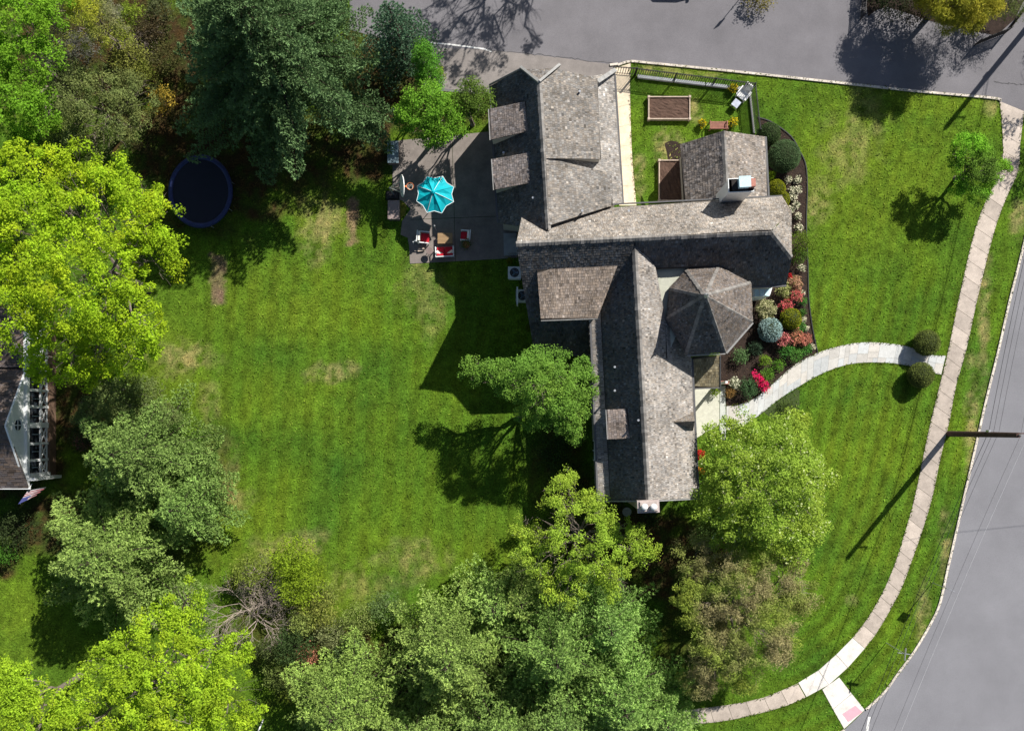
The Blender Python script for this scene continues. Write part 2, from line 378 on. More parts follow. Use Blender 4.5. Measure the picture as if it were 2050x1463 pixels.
while i < 200:
    st = min(rnd.choice([7, 9, 10, 12, 14]), 200 - i); mid = []
    cuts = sorted([rnd.uniform(.25, .75)] + ([rnd.uniform(.3, .9)] if rnd.random() < .4 else []))
    cuts = [0] + [c for k, c in enumerate(cuts) if k == 0 or c - cuts[k - 1] > .18] + [1]
    for a, c in zip(cuts, cuts[1:]):
        sub = [(i, i + st)] if rnd.random() < .6 or st < 9 else [(i, i + st // 2), (i + st // 2, i + st)]
        for s0, s1 in sub:
            g = rnd.uniform(.86, 1.08); wq = rnd.uniform(-.025, .03)
            q = [Lr[s0].lerp(Rr[s0], a), Lr[s0].lerp(Rr[s0], c), Lr[s1].lerp(Rr[s1], c), Lr[s1].lerp(Rr[s1], a)]
            ct = sum(q, Vector()) / 4; q = [p + (ct - p).normalized() * .012 for p in q]
            fb.prism(q, 0, .035, ((.50 + wq) * g, .50 * g, (.485 - wq) * g))
    i += st
fb.prism(Lr[::10] + Rr[::-10], 0, .024, (.40, .39, .36))
meta(fb.build('front_path', 'stone'), kind='structure')
# mulch beds
bed = densify([(1515, 235), (1545, 245), (1583, 273), (1601, 303), (1613, 331), (1616, 377), (1614, 450), (1617, 525), (1619, 598), (1627, 660), (1637, 706)], 4) + \
      [(1592, 731), (1568, 751), (1536, 780), (1508, 801), (1481, 812), (1453, 815), (1453, 770), (1441, 768), (1441, 700), (1500, 560), (1560, 560), (1560, 400), (1530, 380), (1520, 250)]
flat('mulch_bed', bed, .006, 'soil')
eb = MB(); q = [P(*p) for p in bed[:41]]
for a, c in zip(q, q[1:]): eb.beam(a + Vector((0, 0, .03)), c + Vector((0, 0, .03)), .07, .07)
meta(eb.build('bed_edging', 'black'), kind='structure')
flat('small_dark_bed', densify([(1528, 824), (1558, 803), (1596, 779), (1600, 800), (1597, 850), (1560, 850)], 3), .006, mat('groundcover', (.05, .075, .02), .95, n1=.4, s1=5, n2=.5, s2=25, bump=.8))
flat('garden_soil_patch', densify([(1330, 288), (1345, 282), (1365, 290), (1366, 315), (1340, 322), (1335, 305)], 3), .006, 'soil')

# ------------------------------------------------------------------ shake roofs
def shakes(b, poly, e=.175, tone=(.19, .168, .15), var=.27, wmin=.08, wmax=.20, seed=0, thick=.012):
    poly = [Vector(p) for p in poly]; n = Vector()
    for i in range(len(poly)):
        a, c = poly[i], poly[(i + 1) % len(poly)]
        n += Vector(((a.y - c.y) * (a.z + c.z), (a.z - c.z) * (a.x + c.x), (a.x - c.x) * (a.y + c.y)))
    n.normalize()
    if n.z < 0: n = -n
    ct = sum(poly, Vector()) / len(poly)
    u = Vector((0, 0, 1)).cross(n).normalized() if n.z < .999 else Vector((1, 0, 0)); v = n.cross(u)
    if v.z < 0: v = -v; u = -u
    poly = [p - n * (p - ct).dot(n) for p in poly]
    q = [((p - ct).dot(u), (p - ct).dot(v)) for p in poly]
    vs = [a[1] for a in q]; v0, v1 = min(vs), max(vs)
    def iv(t):
        xx = []
        for i in range(len(q)):
            (x0, y0), (x1, y1) = q[i], q[(i + 1) % len(q)]
            if (y0 - t) * (y1 - t) <= 0 and abs(y1 - y0) > 1e-9: xx.append(x0 + (x1 - x0) * (t - y0) / (y1 - y0))
        return (min(xx), max(xx)) if len(xx) > 1 else None
    r = random.Random(seed + int(abs(ct.x * 31 + ct.y * 17)))
    t = v0 - .03
    while t < v1:
        t0 = max(t, v0 + .001); t1 = min(t + e, v1 - .001)
        if t1 - t0 < .02: t += e; continue
        i0, i1 = iv(t0), iv(t1)
        if not i0 or not i1: t += e; continue
        lo, hi = min(i0[0], i1[0]), max(i0[1], i1[1]); x = lo - r.uniform(0, .1); rowg = r.uniform(.94, 1.06)
        while x < hi:
            wd = r.uniform(wmin, wmax); xe = x + wd - .014
            cl = lambda s, k: min(max(s, k[0]), k[1])
            a0, b0, a1, b1 = cl(x, i0), cl(xe, i0), cl(x, i1), cl(xe, i1)
            if b0 - a0 > .004 or b1 - a1 > .004:
                h = thick + r.uniform(-.006, .010); h2 = .006; dj = r.uniform(-.025, .015); hb = h - thick * .3
                p = [ct + u * a0 + v * (t0 + dj) + n * h, ct + u * b0 + v * (t0 + dj) + n * h, ct + u * b1 + v * t1 + n * h2, ct + u * a1 + v * t1 + n * h2,
                     ct + u * a0 + v * (t0 + dj - .03) - n * .004, ct + u * b0 + v * (t0 + dj - .03) - n * .004]
                g = (1 + r.uniform(-var, var)) * rowg; k = r.random()
                if k < .02: g *= 1.6
                elif k < .08: g *= .6
                hue = r.uniform(-.010, .012)
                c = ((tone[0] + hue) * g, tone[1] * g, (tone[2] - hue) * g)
                b.add(p, [[0, 1, 2, 3]], c); b.add([p[4], p[5], p[1], p[0]], [[0, 1, 2, 3]], tuple(k_ * .3 for k_ in c))  # weathered butt end, colour also darkened to mimic the shadow line of each course
            x += wd
        t += e
    b.add([p - Vector((0, 0, .012)) for p in poly], [list(range(len(poly)))], (.045, .04, .036))
    b.add([p - Vector((0, 0, .12)) for p in poly] + [p - Vector((0, 0, .012)) for p in poly],
          [[i, (i + 1) % len(poly), len(poly) + (i + 1) % len(poly), len(poly) + i] for i in range(len(poly))] + [list(range(len(poly)))], (.12, .11, .10))
def ridge_cap(b, a, c, tone=(.19, .18, .17), wd=.17, seed=3):
    a, c = Vector(a), Vector(c); L = (c - a).length; d = (c - a) / L; n = int(L / .2); s = d.cross(Vector((0, 0, 1))).normalized()
    r = random.Random(seed)
    for i in range(n):
        p = a + d * (i * L / n); q = a + d * ((i + 1.1) * L / n); g = r.uniform(.7, 1.3); up = Vector((0, 0, .035 + r.uniform(0, .015)))
        for sg in (-1, 1):
            o = s * sg * wd * r.uniform(.85, 1.1) - Vector((0, 0, wd * .75))
            b.add([p + up, q + up * .6, q + o + up * .6, p + o + up], [[0, 1, 2, 3] if sg < 0 else [3, 2, 1, 0]], tuple(t * g for t in tone))
def roof(name, root, faces, caps=(), **k):
    b = MB()
    for i, f in enumerate(faces):
        kk = dict(k)
        if isinstance(f, tuple): f, ex = f; kk.update(ex)
        shakes(b, [P(*p) for p in f], seed=i * 7, **kk)
    for a, c in caps: ridge_cap(b, P(*a), P(*c))
    return b.build(name, 'shake', root)
def inset(pts, d, dz=.14):
    c = sum(pts, Vector()) / len(pts); out = []
    for p in pts:
        v = Vector((c.x - p.x, c.y - p.y, 0)); L = v.length
        out.append(p + (v / L * min(d, L * .5) if L > 1e-4 else Vector()) - Vector((0, 0, dz)))
    return out
def walls(name, root, pts, m='siding', d=.45):
    q = inset([P(*p) for p in pts], d, .2)
    return hull(name, q + [Vector((p.x, p.y, 0)) for p in q], m, root)
class Sink: pass
def edge(b, pts, wd=.12, ht=.12, dz=-.03):
    nm, mm = b
    b = MB(); edge_(b, pts, wd, ht, dz); b.build(nm, mm, house)
def edge_(b, pts, wd, ht, dz):
    q = [P(*p) + Vector((0, 0, dz)) for p in pts]
    for a, c in zip(q, q[1:]): b.beam(a, c, wd, ht)

house = thing('shingled_house', P(1200, 560), 'large L-shaped house with weathered grey cedar shake roofs, turret and attached garage wing', 'house')
R1, R2 = (1033, 488, 9), (1545, 464, 9); SHADE_TONE = dict(tone=(.105, .103, .105))  # painted shade: darker shingles on unlit west and south slopes and turret faces
roof('cross_wing_roof', house, [
    [(1046, 428, 5.5), (1566, 393, 5.5), (1584, 420, 7.3), R2, R1],
    [(1584, 420, 7.3), (1585, 515, 7.3), R2],
    ([(1272, 477, 9), (1440, 469, 9), (1440, 534, 7.0), (1275, 540, 7.0)], SHADE_TONE),
    ([(1440, 469, 9), R2, (1585, 515, 7.3), (1574, 571, 5.5), (1440, 577, 5.5)], SHADE_TONE),
    ([R1, (1272, 477, 9), (1215, 708, 3), (1071, 715, 3)], SHADE_TONE)], caps=[(R1, R2), (R2, (1585, 515, 7.3))], tone=(.25, .225, .20))
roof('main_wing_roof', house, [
    ([(1270, 485, 8.45), (1298, 1001, 8.45), (1221, 1001, 5.65), (1196, 500, 5.65)], SHADE_TONE),
    ([(1196, 500, 5.65), (1221, 1001, 5.65), (1197, 1001, 5.45), (1172, 500, 5.45)], dict(e=.2)),
    [(1270, 485, 8.45), (1312, 533, 7.35), (1332, 640, 6.95), (1336, 718, 6.95), (1283, 718, 8.45)],
    [(1283, 718, 8.45), (1385, 718, 5.5), (1398, 996, 5.5), (1298, 1001, 8.45)],
    [(1332, 640, 6.95), (1385, 718, 5.5), (1336, 718, 6.95)]], caps=[((1270, 485, 8.45), (1298, 1001, 8.45))], tone=(.285, .262, .24), wmax=.15)
g = .2
roof('garage_roof', house, [
    ([(981, 172, 4.1), (1044, 140, 6.4), (1080, 168, 7.9), (1098, 461, 7.9), (997, 447, 4.1)], SHADE_TONE),
    [(1044, 140, 6.4), (1118, 136, 6.7), (1080, 168, 7.9)],
    ([(1081, 170, 7.85), (1231, 145, 4.1), (1247, 407, 4.1), (1097, 440, 7.85)], dict(tone=(.285, .268, .25)))],
    caps=[((1080, 168, 7.9), (1098, 458, 7.9))], tone=(.175, .16, .15))
def shed_dormer(rf, lab, zb, tone=(.20, .165, .15), e=.17, d=.15):
    b = MB(); pts = [P(*p) for p in rf]; shakes(b, pts, e=e, tone=tone, seed=5)
    o = b.build('dormer_roof', 'shake', house); o['label'] = lab
    q = inset(pts, d, .13); wb = MB(); wb.prism(q, zb)
    wb.build('dormer_wall', 'siding', house)
shed_dormer([(1080, 168, 7.91), (1116, 140, 7.2), (1197, 156, 6.25), (1203, 319, 6.25), (1089, 317, 7.91)], 'wide shed dormer roof of the garage', 4.3, (.215, .198, .18), d=.1)
shed_dormer([(1090, 320, 7.92), (1122, 323, 7.4), (1223, 347, 5.85), (1227, 411, 5.85), (1097, 452, 7.91)], 'southern shed dormer roof of the garage', 4.2, (.225, .208, .19), d=.1)
shed_dormer([(978.6, 219, 5.5), (1053, 203, 6.8), (1057.6, 263, 6.8), (982, 280, 5.5)], 'northern of the two west dormer roofs', 4.2, (.25, .215, .20))
shed_dormer([(984.4, 319, 5.5), (1057.6, 306, 6.8), (1062, 366, 6.8), (989, 380, 5.5)], 'southern of the two west dormer roofs', 4.2, (.25, .215, .20))
shed_dormer([(1075, 540, 7.75), (1236, 532, 7.75), (1196, 637, 6.3), (1083, 641, 6.3)], 'broad shed dormer roof beside the valley', 4.2, (.34, .275, .225), e=.19)
shed_dormer([(1213, 820, 6.85), (1257, 818, 7.38), (1261, 877, 7.38), (1216, 879, 6.85)], 'small shed dormer roof on the shaded slope', 6.0, (.27, .225, .20), d=.1)
roof('small_gable_roof', house, [[(1348, 845, 6.8), (1391, 843, 6.8), (1387, 822, 5.5)], [(1348, 845, 6.8), (1387, 864, 5.5), (1391, 843, 6.8)]], tone=(.17, .15, .13))
TU = [(1375, 538), (1441, 534), (1504, 567), (1507, 644), (1453, 705), (1375, 710), (1333, 640), (1340, 576)]
AP = (1414, 592, 11.0)
roof('turret_roof', house, [([(*TU[i], 7), (*TU[(i + 1) % 8], 7), AP], SHADE_TONE if i in (4, 5, 6) else {}) for i in range(8)],
     caps=[((*TU[i], 7), AP) for i in range(8)], tone=(.15, .13, .118), e=.16)
fin = MB(); fin.lathe(P(*AP) - Vector((0, 0, .1)), [(.14, 0), (.16, .12), (.05, .2), (.06, .5), (.01, .8)], 10); fin.build('turret_finial', 'steel', house, True)
roof('entry_porch_roof', house, [[(1386, 714, 4.6), (1441, 711, 4.6), (1441, 775, 3.5), (1388, 777, 3.5)]], tone=(.27, .23, .15), e=.2)
roof('breakfast_wing_roof', house, [
    ([(1362, 289, 3.0), (1449, 262, 5.2), (1456, 398, 5.2), (1369, 404, 3.0)], dict(tone=(.26, .23, .21), e=.2, var=.45)),
    [(1449, 262, 5.2), (1532, 274, 3), (1538, 396, 3), (1456, 398, 5.2)]], caps=[((1449, 262, 5.2), (1456, 398, 5.2))], tone=(.255, .225, .20))
fr = MB(); fr.prism([P(*p) for p in [(1300, 528, 6.7), (1385, 526, 6.7), (1385, 600, 6.7), (1336, 712, 6.7), (1322, 700, 6.7)]], 6.5, 6.72, (.42, .43, .36))
fr.build('flat_roof', 'stone', house)
# walls
walls('wall', house, [(1046, 428, 5.5), (1566, 393, 5.5), (1574, 571, 5.5), (1052, 578, 5.6), (1036, 488, 8.9), (1540, 464, 8.9)])
walls('wall', house, [(1036, 489, 8.8), (1270, 478, 8.8), (1215, 705, 3), (1071, 712, 3)])
walls('wall', house, [(1176, 560, 4.7), (1197, 999, 4.7), (1398, 996, 5.4), (1378, 560, 5.4), (1280, 560, 7.7), (1302, 1000, 7.7)])
walls('garage_wall', house, [(981, 174, 4.1), (997, 445, 4.1), (1247, 405, 4.1), (1231, 150, 4.1), (1082, 176, 7.5), (1096, 440, 7.5)])
walls('wall', house, [(1362, 289, 3.0), (1449, 262, 5.1), (1532, 274, 3), (1538, 394, 3), (1456, 396, 5.1), (1369, 402, 3.0)])
walls('turret_wall', house, [(*p, 7) for p in TU], d=.5)
pw = MB()
for a in ((1438, 772), (1390, 773)): pw.box(P(*a) + Vector((-.15 if a[0] > 1400 else .2, .1, 1.7)), (.16, .16, 3.4))
pw.build('porch_post', 'white', house)
# trim: gutters, rakes, flashing
gb = ('gutter', 'gutter')
edge(gb, [(1182, 646, 5.47), (1197, 1001, 5.47)]); edge(gb, [(1386, 719, 5.5), (1399, 996, 5.5)]); edge(gb, [(1231, 148, 4.1), (1247.5, 407, 4.1)])
edge(gb, [(1075, 715, 3), (1180, 709, 3)]); edge(gb, [(1440, 578, 5.5), (1574, 572, 5.5)]); edge(gb, [(1222, 409, 5.5), (1566, 392, 5.5)], .08, .1)
edge(gb, [(980, 172, 4.1), (996, 447, 4.1)]); edge(gb, [(1442, 712, 4.6), (1442, 776, 3.5), (1388, 778, 3.5)], .08, .1); edge(gb, [(1533, 274, 3), (1539, 393, 3)])
rb = ('rake_board', 'fascia')
edge(rb, [(1043, 136, 6.4), (1079, 165, 7.9), (1120, 131, 6.7)], .16, .22, .04); edge(rb, [(1196, 165, 5.5), (1232, 141, 4.2)], .28, .1, .1)
edge(rb, [(1507, 646, 6.95), (1454, 707, 6.95)], .13, .13); edge(rb, [(1376, 712, 6.95), (1452, 708, 6.95)], .08, .1); edge(rb, [(1197, 1003, 5.5), (1221, 1003, 5.75), (1298, 1003, 8.45), (1398, 998, 5.5)], .07, .16)
edge(rb, [(980, 170, 4.1), (1042, 138, 6.4)], .07, .14); edge(rb, [(1083, 642, 6.25), (1196, 638, 6.25)], .06, .12)
edge(rb, [(978, 219, 5.5), (981, 281, 5.5)], .06, .12); edge(rb, [(984, 319, 5.5), (988, 381, 5.5)], .06, .12); edge(rb, [(1213, 820, 6.85), (1216, 879, 6.85)], .05, .1)
edge(rb, [(1505, 573, 5.4), (1560, 571, 5.4)], .1, .1)
cb = ('valley_flashing', 'copper'); edge(cb, [(1101, 449, 7.28), (1150, 432, 6.5), (1224, 411, 5.5)], .2, .06, .1); edge(cb, [(1047, 427, 5.6), (1096, 449, 7.3)], .06, .06, .1)
# bay window on the south wall
bw = MB(); q = [P(*p, 2.9) for p in [(1505, 566), (1550, 564), (1541, 592), (1508, 594)]]; bw.prism(q, 0.4, 2.9)
bw.build('bay_window', 'white', house)
bw = MB()
for i, f in enumerate((.2, .5, .8)):
    a, c = q[0].lerp(q[1], f), q[3].lerp(q[2], f); bw.beam(a + Vector((0, 0, .03)), c + Vector((0, 0, .03)), .28, .05)
bw.build('skylight_pane', 'bluecap', house)
wn = MB()
for (a, c, z0, z1) in [((1197, 740, 5.4), (1197, 760, 5.4), 3.4, 4.8)]: pass
def window(px, py, wd, z, nrm, ht=1.2):
    c = P(px, py, 0); b = MB(); t = Vector((-nrm[1], nrm[0], 0)); n = Vector((*nrm, 0)); rz = math.atan2(t.y, t.x)
    b.box((c.x, c.y, z), (wd, .1, ht), rz); fo = b.build('window', 'white', house)
    b = MB()
    for sx in (-1, 1): b.box(Vector((c.x, c.y, z)) + t * sx * wd * .24 + n * .04, (wd * .42, .06, ht - .14), rz)
    o = b.build('pane', 'glass', fo)
for (x, y, wd, z, n_) in [(1182, 740, 1.0, 4.2, (-1, 0)), (1186, 900, 1.4, 4.2, (-1, 0)), (1186, 900, 1.4, 1.6, (-1, 0)), (1240, 980, 1.2, 4, (0, -1)), (1340, 980, 1.2, 1.6, (0, -1)), (1340, 976, 1.2, 4.2, (0, -1)), (1036, 600, 1.2, 1.6, (-1, 0))]:
    window(x, y, wd, z, n_)
# roof clutter: vent pipes
for p in [(1165, 424, 7.2), (1258, 424, 5.9), (1230, 735, 6.7), (1230, 782, 6.7), (1277, 841, 8.0), (1008, 308, 5.0), (1067, 398, 6.7), (1160, 186, 6.7), (1085, 262, 7.4)]:
    q = P(*p); vb = MB(); vb.lathe(q - Vector((0, 0, .25)), [(.06, 0), (.06, .5), (.075, .5), (.075, .55)], 8); vb.build('vent_pipe', 'steel', house)

# chimneys
def chimney_n():
    A = P(1441, 404, 5.8); wX, wY = 1.5, .78; cx, cy = A.x + wX / 2, A.y + wY / 2; rz = math.radians(2.8)
    b = MB(); b.box((cx, cy, 5.8), (wX, wY, 5.4), rz); b.box((cx, cy, 8.42), (wX + .1, wY + .1, .16), rz)
    ch = b.build('chimney', 'white', house); ch['label'] = 'white painted chimney with raised metal cap'
    b = MB(); b.box((cx + .1, cy, 8.53), (wX - .12, wY - .14, .06), rz); b.build('shade_crown', 'under', ch)  # crown slab coloured near-black for the shade between the flues
    b = MB(); b.box((cx + .1, cy + .05, 8.8), (.62, .58, .6), rz); b.box((cx + .1, cy + .05, 9.13), (.72, .68, .08), rz); b.build('flue_cap', 'bluecap', ch)
    b = MB(); b.box((cx + .62, cy + .05, 8.75), (.36, .48, .45), rz); b.build('clay_flue', 'brick', ch)
chimney_n()
def chimney_s():
    c = P(1299, 1014, 9.6); b = MB(); rz = math.radians(2.8)
    b.box((c.x, c.y, 4.6), (1.05, .55, 9.2), rz); b.box((c.x, c.y, 9.3), (1.35, .78, .2), rz); b.box((c.x, c.y, 9.45), (1.2, .66, .16), rz, taper=.85)
    ch = b.build('chimney', 'stonecap', house); ch['label'] = 'stone topped chimney with two round white flues'
    for s in (-1, 1):
        b = MB(); b.lathe((c.x + s * .28, c.y, 9.5), [(.17, 0), (.17, .2), (.21, .2), (.21, .27), (.12, .33), (.02, .36)], 14); b.build('flue_cap', 'whitep', ch, True)
chimney_s()

# ------------------------------------------------------------------ neighbour house
nb = thing('neighbour_house', P(-60, 850), 'white gabled neighbour house with brown roof and long crossed-rail porch', 'house')
roof('main_roof', nb, [
    [(12, 852, 6.2), (58, 979, 3.75), (-260, 979, 3.75), (-260, 852, 6.2)],
    [(12, 852, 6.2), (-260, 852, 6.2), (-260, 739, 3.75), (52, 739, 3.75)],
    [(50, 738, 3.7), (-260, 738, 4.1), (-260, 600, 4.1), (50, 610, 3.7)]], tone=(.13, .105, .095), e=.16, var=.12, wmin=.3, wmax=.5, thick=.012)
X0 = P(108, 850).x
def YY(py, z): return P(0, py, z).y
y0, y1, yc = YY(971, 3.8), YY(741, 3.8), YY(852, 6.2)
b = MB(); b.add([(X0 - .02, y0, 3.75), (X0 - .02, y1, 3.75), (X0 - .02, yc, 6.15), (X0 - .25, y0, 3.75), (X0 - .25, y1, 3.75), (X0 - .25, yc, 6.15)], [[0, 1, 2], [5, 4, 3], [0, 3, 4, 1], [1, 4, 5, 2], [2, 5, 3, 0]])
b.build('gable', 'white', nb)
b = MB(); b.beam((X0 + .05, y0 - .1, 3.72), (X0 + .05, yc, 6.22), .12, .16); b.beam((X0 + .05, y1 + .1, 3.72), (X0 + .05, yc, 6.22), .12, .16)
b.beam((X0 + .02, y0 - .1, 3.7), (X0 + .02, YY(610, 3.7), 3.7), .3, .3); b.beam((X0 + .3, y0 - .2, 3.72), (X0 - 8, y0 - .2, 3.72), .14, .14)
b.build('rake_trim', 'white', nb)
ov = MB(); n = 20; cy = YY(851, 5)
ov.add([(X0 + .01, cy + .38 * math.cos(t * 2 * math.pi / n), 4.75 + .45 * math.sin(t * 2 * math.pi / n)) for t in range(n)], [list(range(n))])
o = ov.build('oval_window', 'glass', nb)
ov = MB(); ov.beam((X0 + .03, cy - .38, 4.75), (X0 + .03, cy + .38, 4.75), .03, .05); ov.beam((X0 + .03, cy, 4.3), (X0 + .03, cy, 5.2), .05, .03)
ov.tube([(X0 + .03, cy + .4 * math.cos(t * 2 * math.pi / n), 4.75 + .47 * math.sin(t * 2 * math.pi / n)) for t in range(n + 1)], .035, 5); ov.build('window_bars', 'white', o)
ypo = [YY(p, 2.6) for p in (952, 921, 888, 851, 814, 781, 745, 712, 678, 640)]
for i, y in enumerate(ypo):
    b = MB(); wd = .36 if i in (0, 3) else .17
    b.box((X0, y, 2.2), (wd if i in (0,) else .17, wd, 2.8)); b.build('porch_column', 'white', nb)
for a, c in zip(ypo, ypo[1:]):
    b = MB(); b.beam((X0, a, 1.85), (X0, c, 1.85), .12, .1); b.beam((X0, a, 1.0), (X0, c, 1.0), .08, .08)
    b.beam((X0, a, 1.0), (X0, c, 1.82), .05, .05); b.beam((X0 + .005, a, 1.82), (X0 + .005, c, 1.0), .05, .05); m_ = (a + c) / 2; b.beam((X0 + .01, m_, 1.0), (X0 + .01, m_, 1.82), .04, .04)
    b.build('railing', 'white', nb)
b = MB(); b.box((X0 - 1.3, (ypo[0] + ypo[-1]) / 2, .45), (2.9, ypo[-1] - ypo[0] + .3, .9)); b.build('porch_deck', 'deckwood', nb)
b = MB(); b.box((X0 - .55, (ypo[0] + ypo[-1]) / 2, 2.2), (.1, ypo[-1] - ypo[0] - .1, 2.9)); o = b.build('porch_dark_panel', 'glass', nb)  # dark glass sheet added to stand in for shade inside the porch
for a, c in zip(ypo, ypo[1:]): b = MB(); b.box((X0 - .48, (a + c) / 2, 1.4), (.06, .06, 1.2)); b.build('window_bar', 'bluewhite', o)
b = MB(); b.box((X0 + .1, ypo[0] - .18, 1.9), (1.0, .2, 3.6)); b.build('porch_end_pier', 'white', nb)
b = MB(); b.box((X0 - 7.2, (ypo[0] + ypo[-1]) / 2, 1.85), (9, ypo[-1] - ypo[0] + .2, 3.7)); b.build('wall', 'bluewhite', nb)

# ------------------------------------------------------------------ foliage
def leaf_quads(C, rad, npc, size, cols, up=.7, flat_=.6, asp=.55, lv=.22, rng=RG):
    n = len(C); C = np.repeat(C, npc, 0); rad = np.repeat(rad, npc); cols = np.repeat(cols, npc, 0); m = len(C)
    g = rng.normal(size=(m, 3)); g /= np.linalg.norm(g, axis=1, keepdims=True); g *= (rng.random((m, 1)) ** .45)
    p = C + g * rad[:, None] * np.array([1, 1, flat_])
    nr = rng.normal(size=(m, 3)) * .75 + g * .5; nr[:, 2] = np.abs(nr[:, 2]) + up; nr /= np.linalg.norm(nr, axis=1, keepdims=True)
    t = np.cross(nr, rng.normal(size=(m, 3))); t /= np.linalg.norm(t, axis=1, keepdims=True); b = np.cross(nr, t)
    s = size * rng.uniform(.4, 1.4, (m, 1)) * .5
    v = np.stack([p - t * s, p + b * s * asp + nr * s * .15, p + t * s, p - b * s * asp + nr * s * .15], 1).reshape(-1, 3)
    c = cols * (1 + rng.uniform(-lv, lv, (m, 1)))
    return v, c
def qmesh(name, v, c, m, parent=None):
    f = np.arange(len(v)).reshape(-1, 4); return mesh_np(name, v, f, m, parent, cols=np.clip(c, 0, 1))
def limb(b, a, c, r0, r1, wob=.12, seg=4, n=5):
    a, c = Vector(a), Vector(c); L = (c - a).length; pts = []; rs = []
    for i in range(seg + 1):
        t = i / seg; p = a.lerp(c, t) + Vector((rnd.gauss(0, 1), rnd.gauss(0, 1), rnd.gauss(0, .5))) * wob * L * .35 * (0 < i < seg)
        p.z += math.sin(t * math.pi) * L * .05; pts.append(p); rs.append(r0 + (r1 - r0) * t)
    b.tube(pts, rs, n, cap=False); return pts
GAIN = 1.0
def tree(name, label, B, col, h0=None, leaf=.17, npc=42, crad=.5, dens=1.5, var=.22, bark='bark', airy=0.0, yv=.25, cat='tree', group=None, up=.7, flowers=None, asp=.55, low=-.35, trunk_r=None, hue2=None, flat_=.6, cover=1.0):
    """B: blobs (px,py,rpx,z)"""
    bl = [(P(x, y, z), M(r, z)) for x, y, r, z in B]
    tw = sum(r * r for _, r in bl); cx = sum(p.x * r * r for p, r in bl) / tw; cy = sum(p.y * r * r for p, r in bl) / tw
    base = Vector((cx, cy, 0)); zc = sum(p.z * r * r for p, r in bl) / tw
    root = thing(name, base, label, cat, group)
    C = []; K = []; ph = rnd.uniform(0, 50)
    col = np.array(col) * (1.0 if col is YG else 2.0); npc = int(npc * 2.0); dens = dens * 1.6; leaf *= .78
    if hue2 is not None: hue2 = np.array(hue2) * 1.7
    for p, r in bl:
        n = int(dens * 2 * math.pi * r * r * 1.3) + 3
        for _ in range(n):
            d = Vector((rnd.gauss(0, 1), rnd.gauss(0, 1), rnd.gauss(.25, 1))).normalized()
            if d.z < low: d.z = -d.z
            k = 1 + .30 * noise.noise(d * 1.9 + Vector((ph, r, p.x))) + .10 * noise.noise(d * 5 + Vector((ph, 0, 0)))
            rr = r * k * rnd.choice([1, .97, .9, .8, .6])
            q = p + Vector((d.x * rr, d.y * rr, d.z * rr * .72))
            if q.z < .5: continue
            if any((q - p2).length < r2 * .62 for p2, r2 in bl if p2 is not p): continue
            if airy and noise.noise(q * .9 + Vector((ph, 3, 1))) < -.25 + airy * .5: continue
            C.append(q); g = 1 + rnd.uniform(-var, var); yy = rnd.uniform(0, yv) * (.5 + noise.noise(q * .35 + Vector((0, 0, ph))))
            cc = col * g * np.array([1 + yy, 1 + yy * .25, 1.0])
            if hue2 is not None:
                t = min(max(.5 + 1.6 * noise.noise(q * .45 + Vector((ph, 0, 5))) + rnd.uniform(-.2, .2), 0), 1); cc = cc * (1 - t) + np.array(hue2) * g * t
            K.append(cc)
    CA = np.array([tuple(c) for c in C]); KA = np.array(K)
    v, c = leaf_quads(CA, RG.uniform(.6, 1.2, len(CA)) * crad, npc, leaf, KA, up=up, asp=asp, flat_=flat_)
    cr = qmesh('crown', v, c, 'leaf', root)
    if flowers:
        fc, frac, fs = flowers; k = max(2, int(len(CA) * frac)); idx = RG.choice(len(CA), k, replace=False)
        v, c = leaf_quads(CA[idx] + np.array([0, 0, crad * .5]), np.full(k, crad * .8), 5, fs, np.tile(np.array(fc), (k, 1)), up=1.5, asp=.9, lv=.1)
        qmesh('blossom', v, c, 'leaf', root)
    b = MB(); R = max(r for _, r in bl); tr = trunk_r or .05 * R + .09; fork = Vector((cx + rnd.uniform(-.2, .2), cy + rnd.uniform(-.2, .2), zc * .42))
    b.tube([base - Vector((0, 0, .1)), base.lerp(fork, .12) + Vector((.03, 0, 0)), fork], [tr * 1.5, tr * 1.05, tr * .85], 9)
    for p, r in bl:
        e = p + Vector((0, 0, 0)); pts = limb(b, fork, e - Vector((0, 0, r * .3)), tr * .5, tr * .15, seg=5)
        for _ in range(int(5 + r * 2)):
            d = Vector((rnd.gauss(0, 1), rnd.gauss(0, 1), rnd.gauss(.3, .7))).normalized(); q = rnd.choice(pts[2:])
            e2 = e + Vector((d.x, d.y, d.z * .65)) * r * rnd.uniform(.7, .95); p2 = limb(b, q, e2, tr * .14, .012, seg=4, n=4)
            for _ in range(3):
                d = Vector((rnd.gauss(0, 1), rnd.gauss(0, 1), rnd.gauss(.2, .6))).normalized(); limb(b, rnd.choice(p2[1:]), p2[-1] + d * r * .3, .018, .006, seg=3, n=3)
    b.build('trunk', bark, root)
    return root
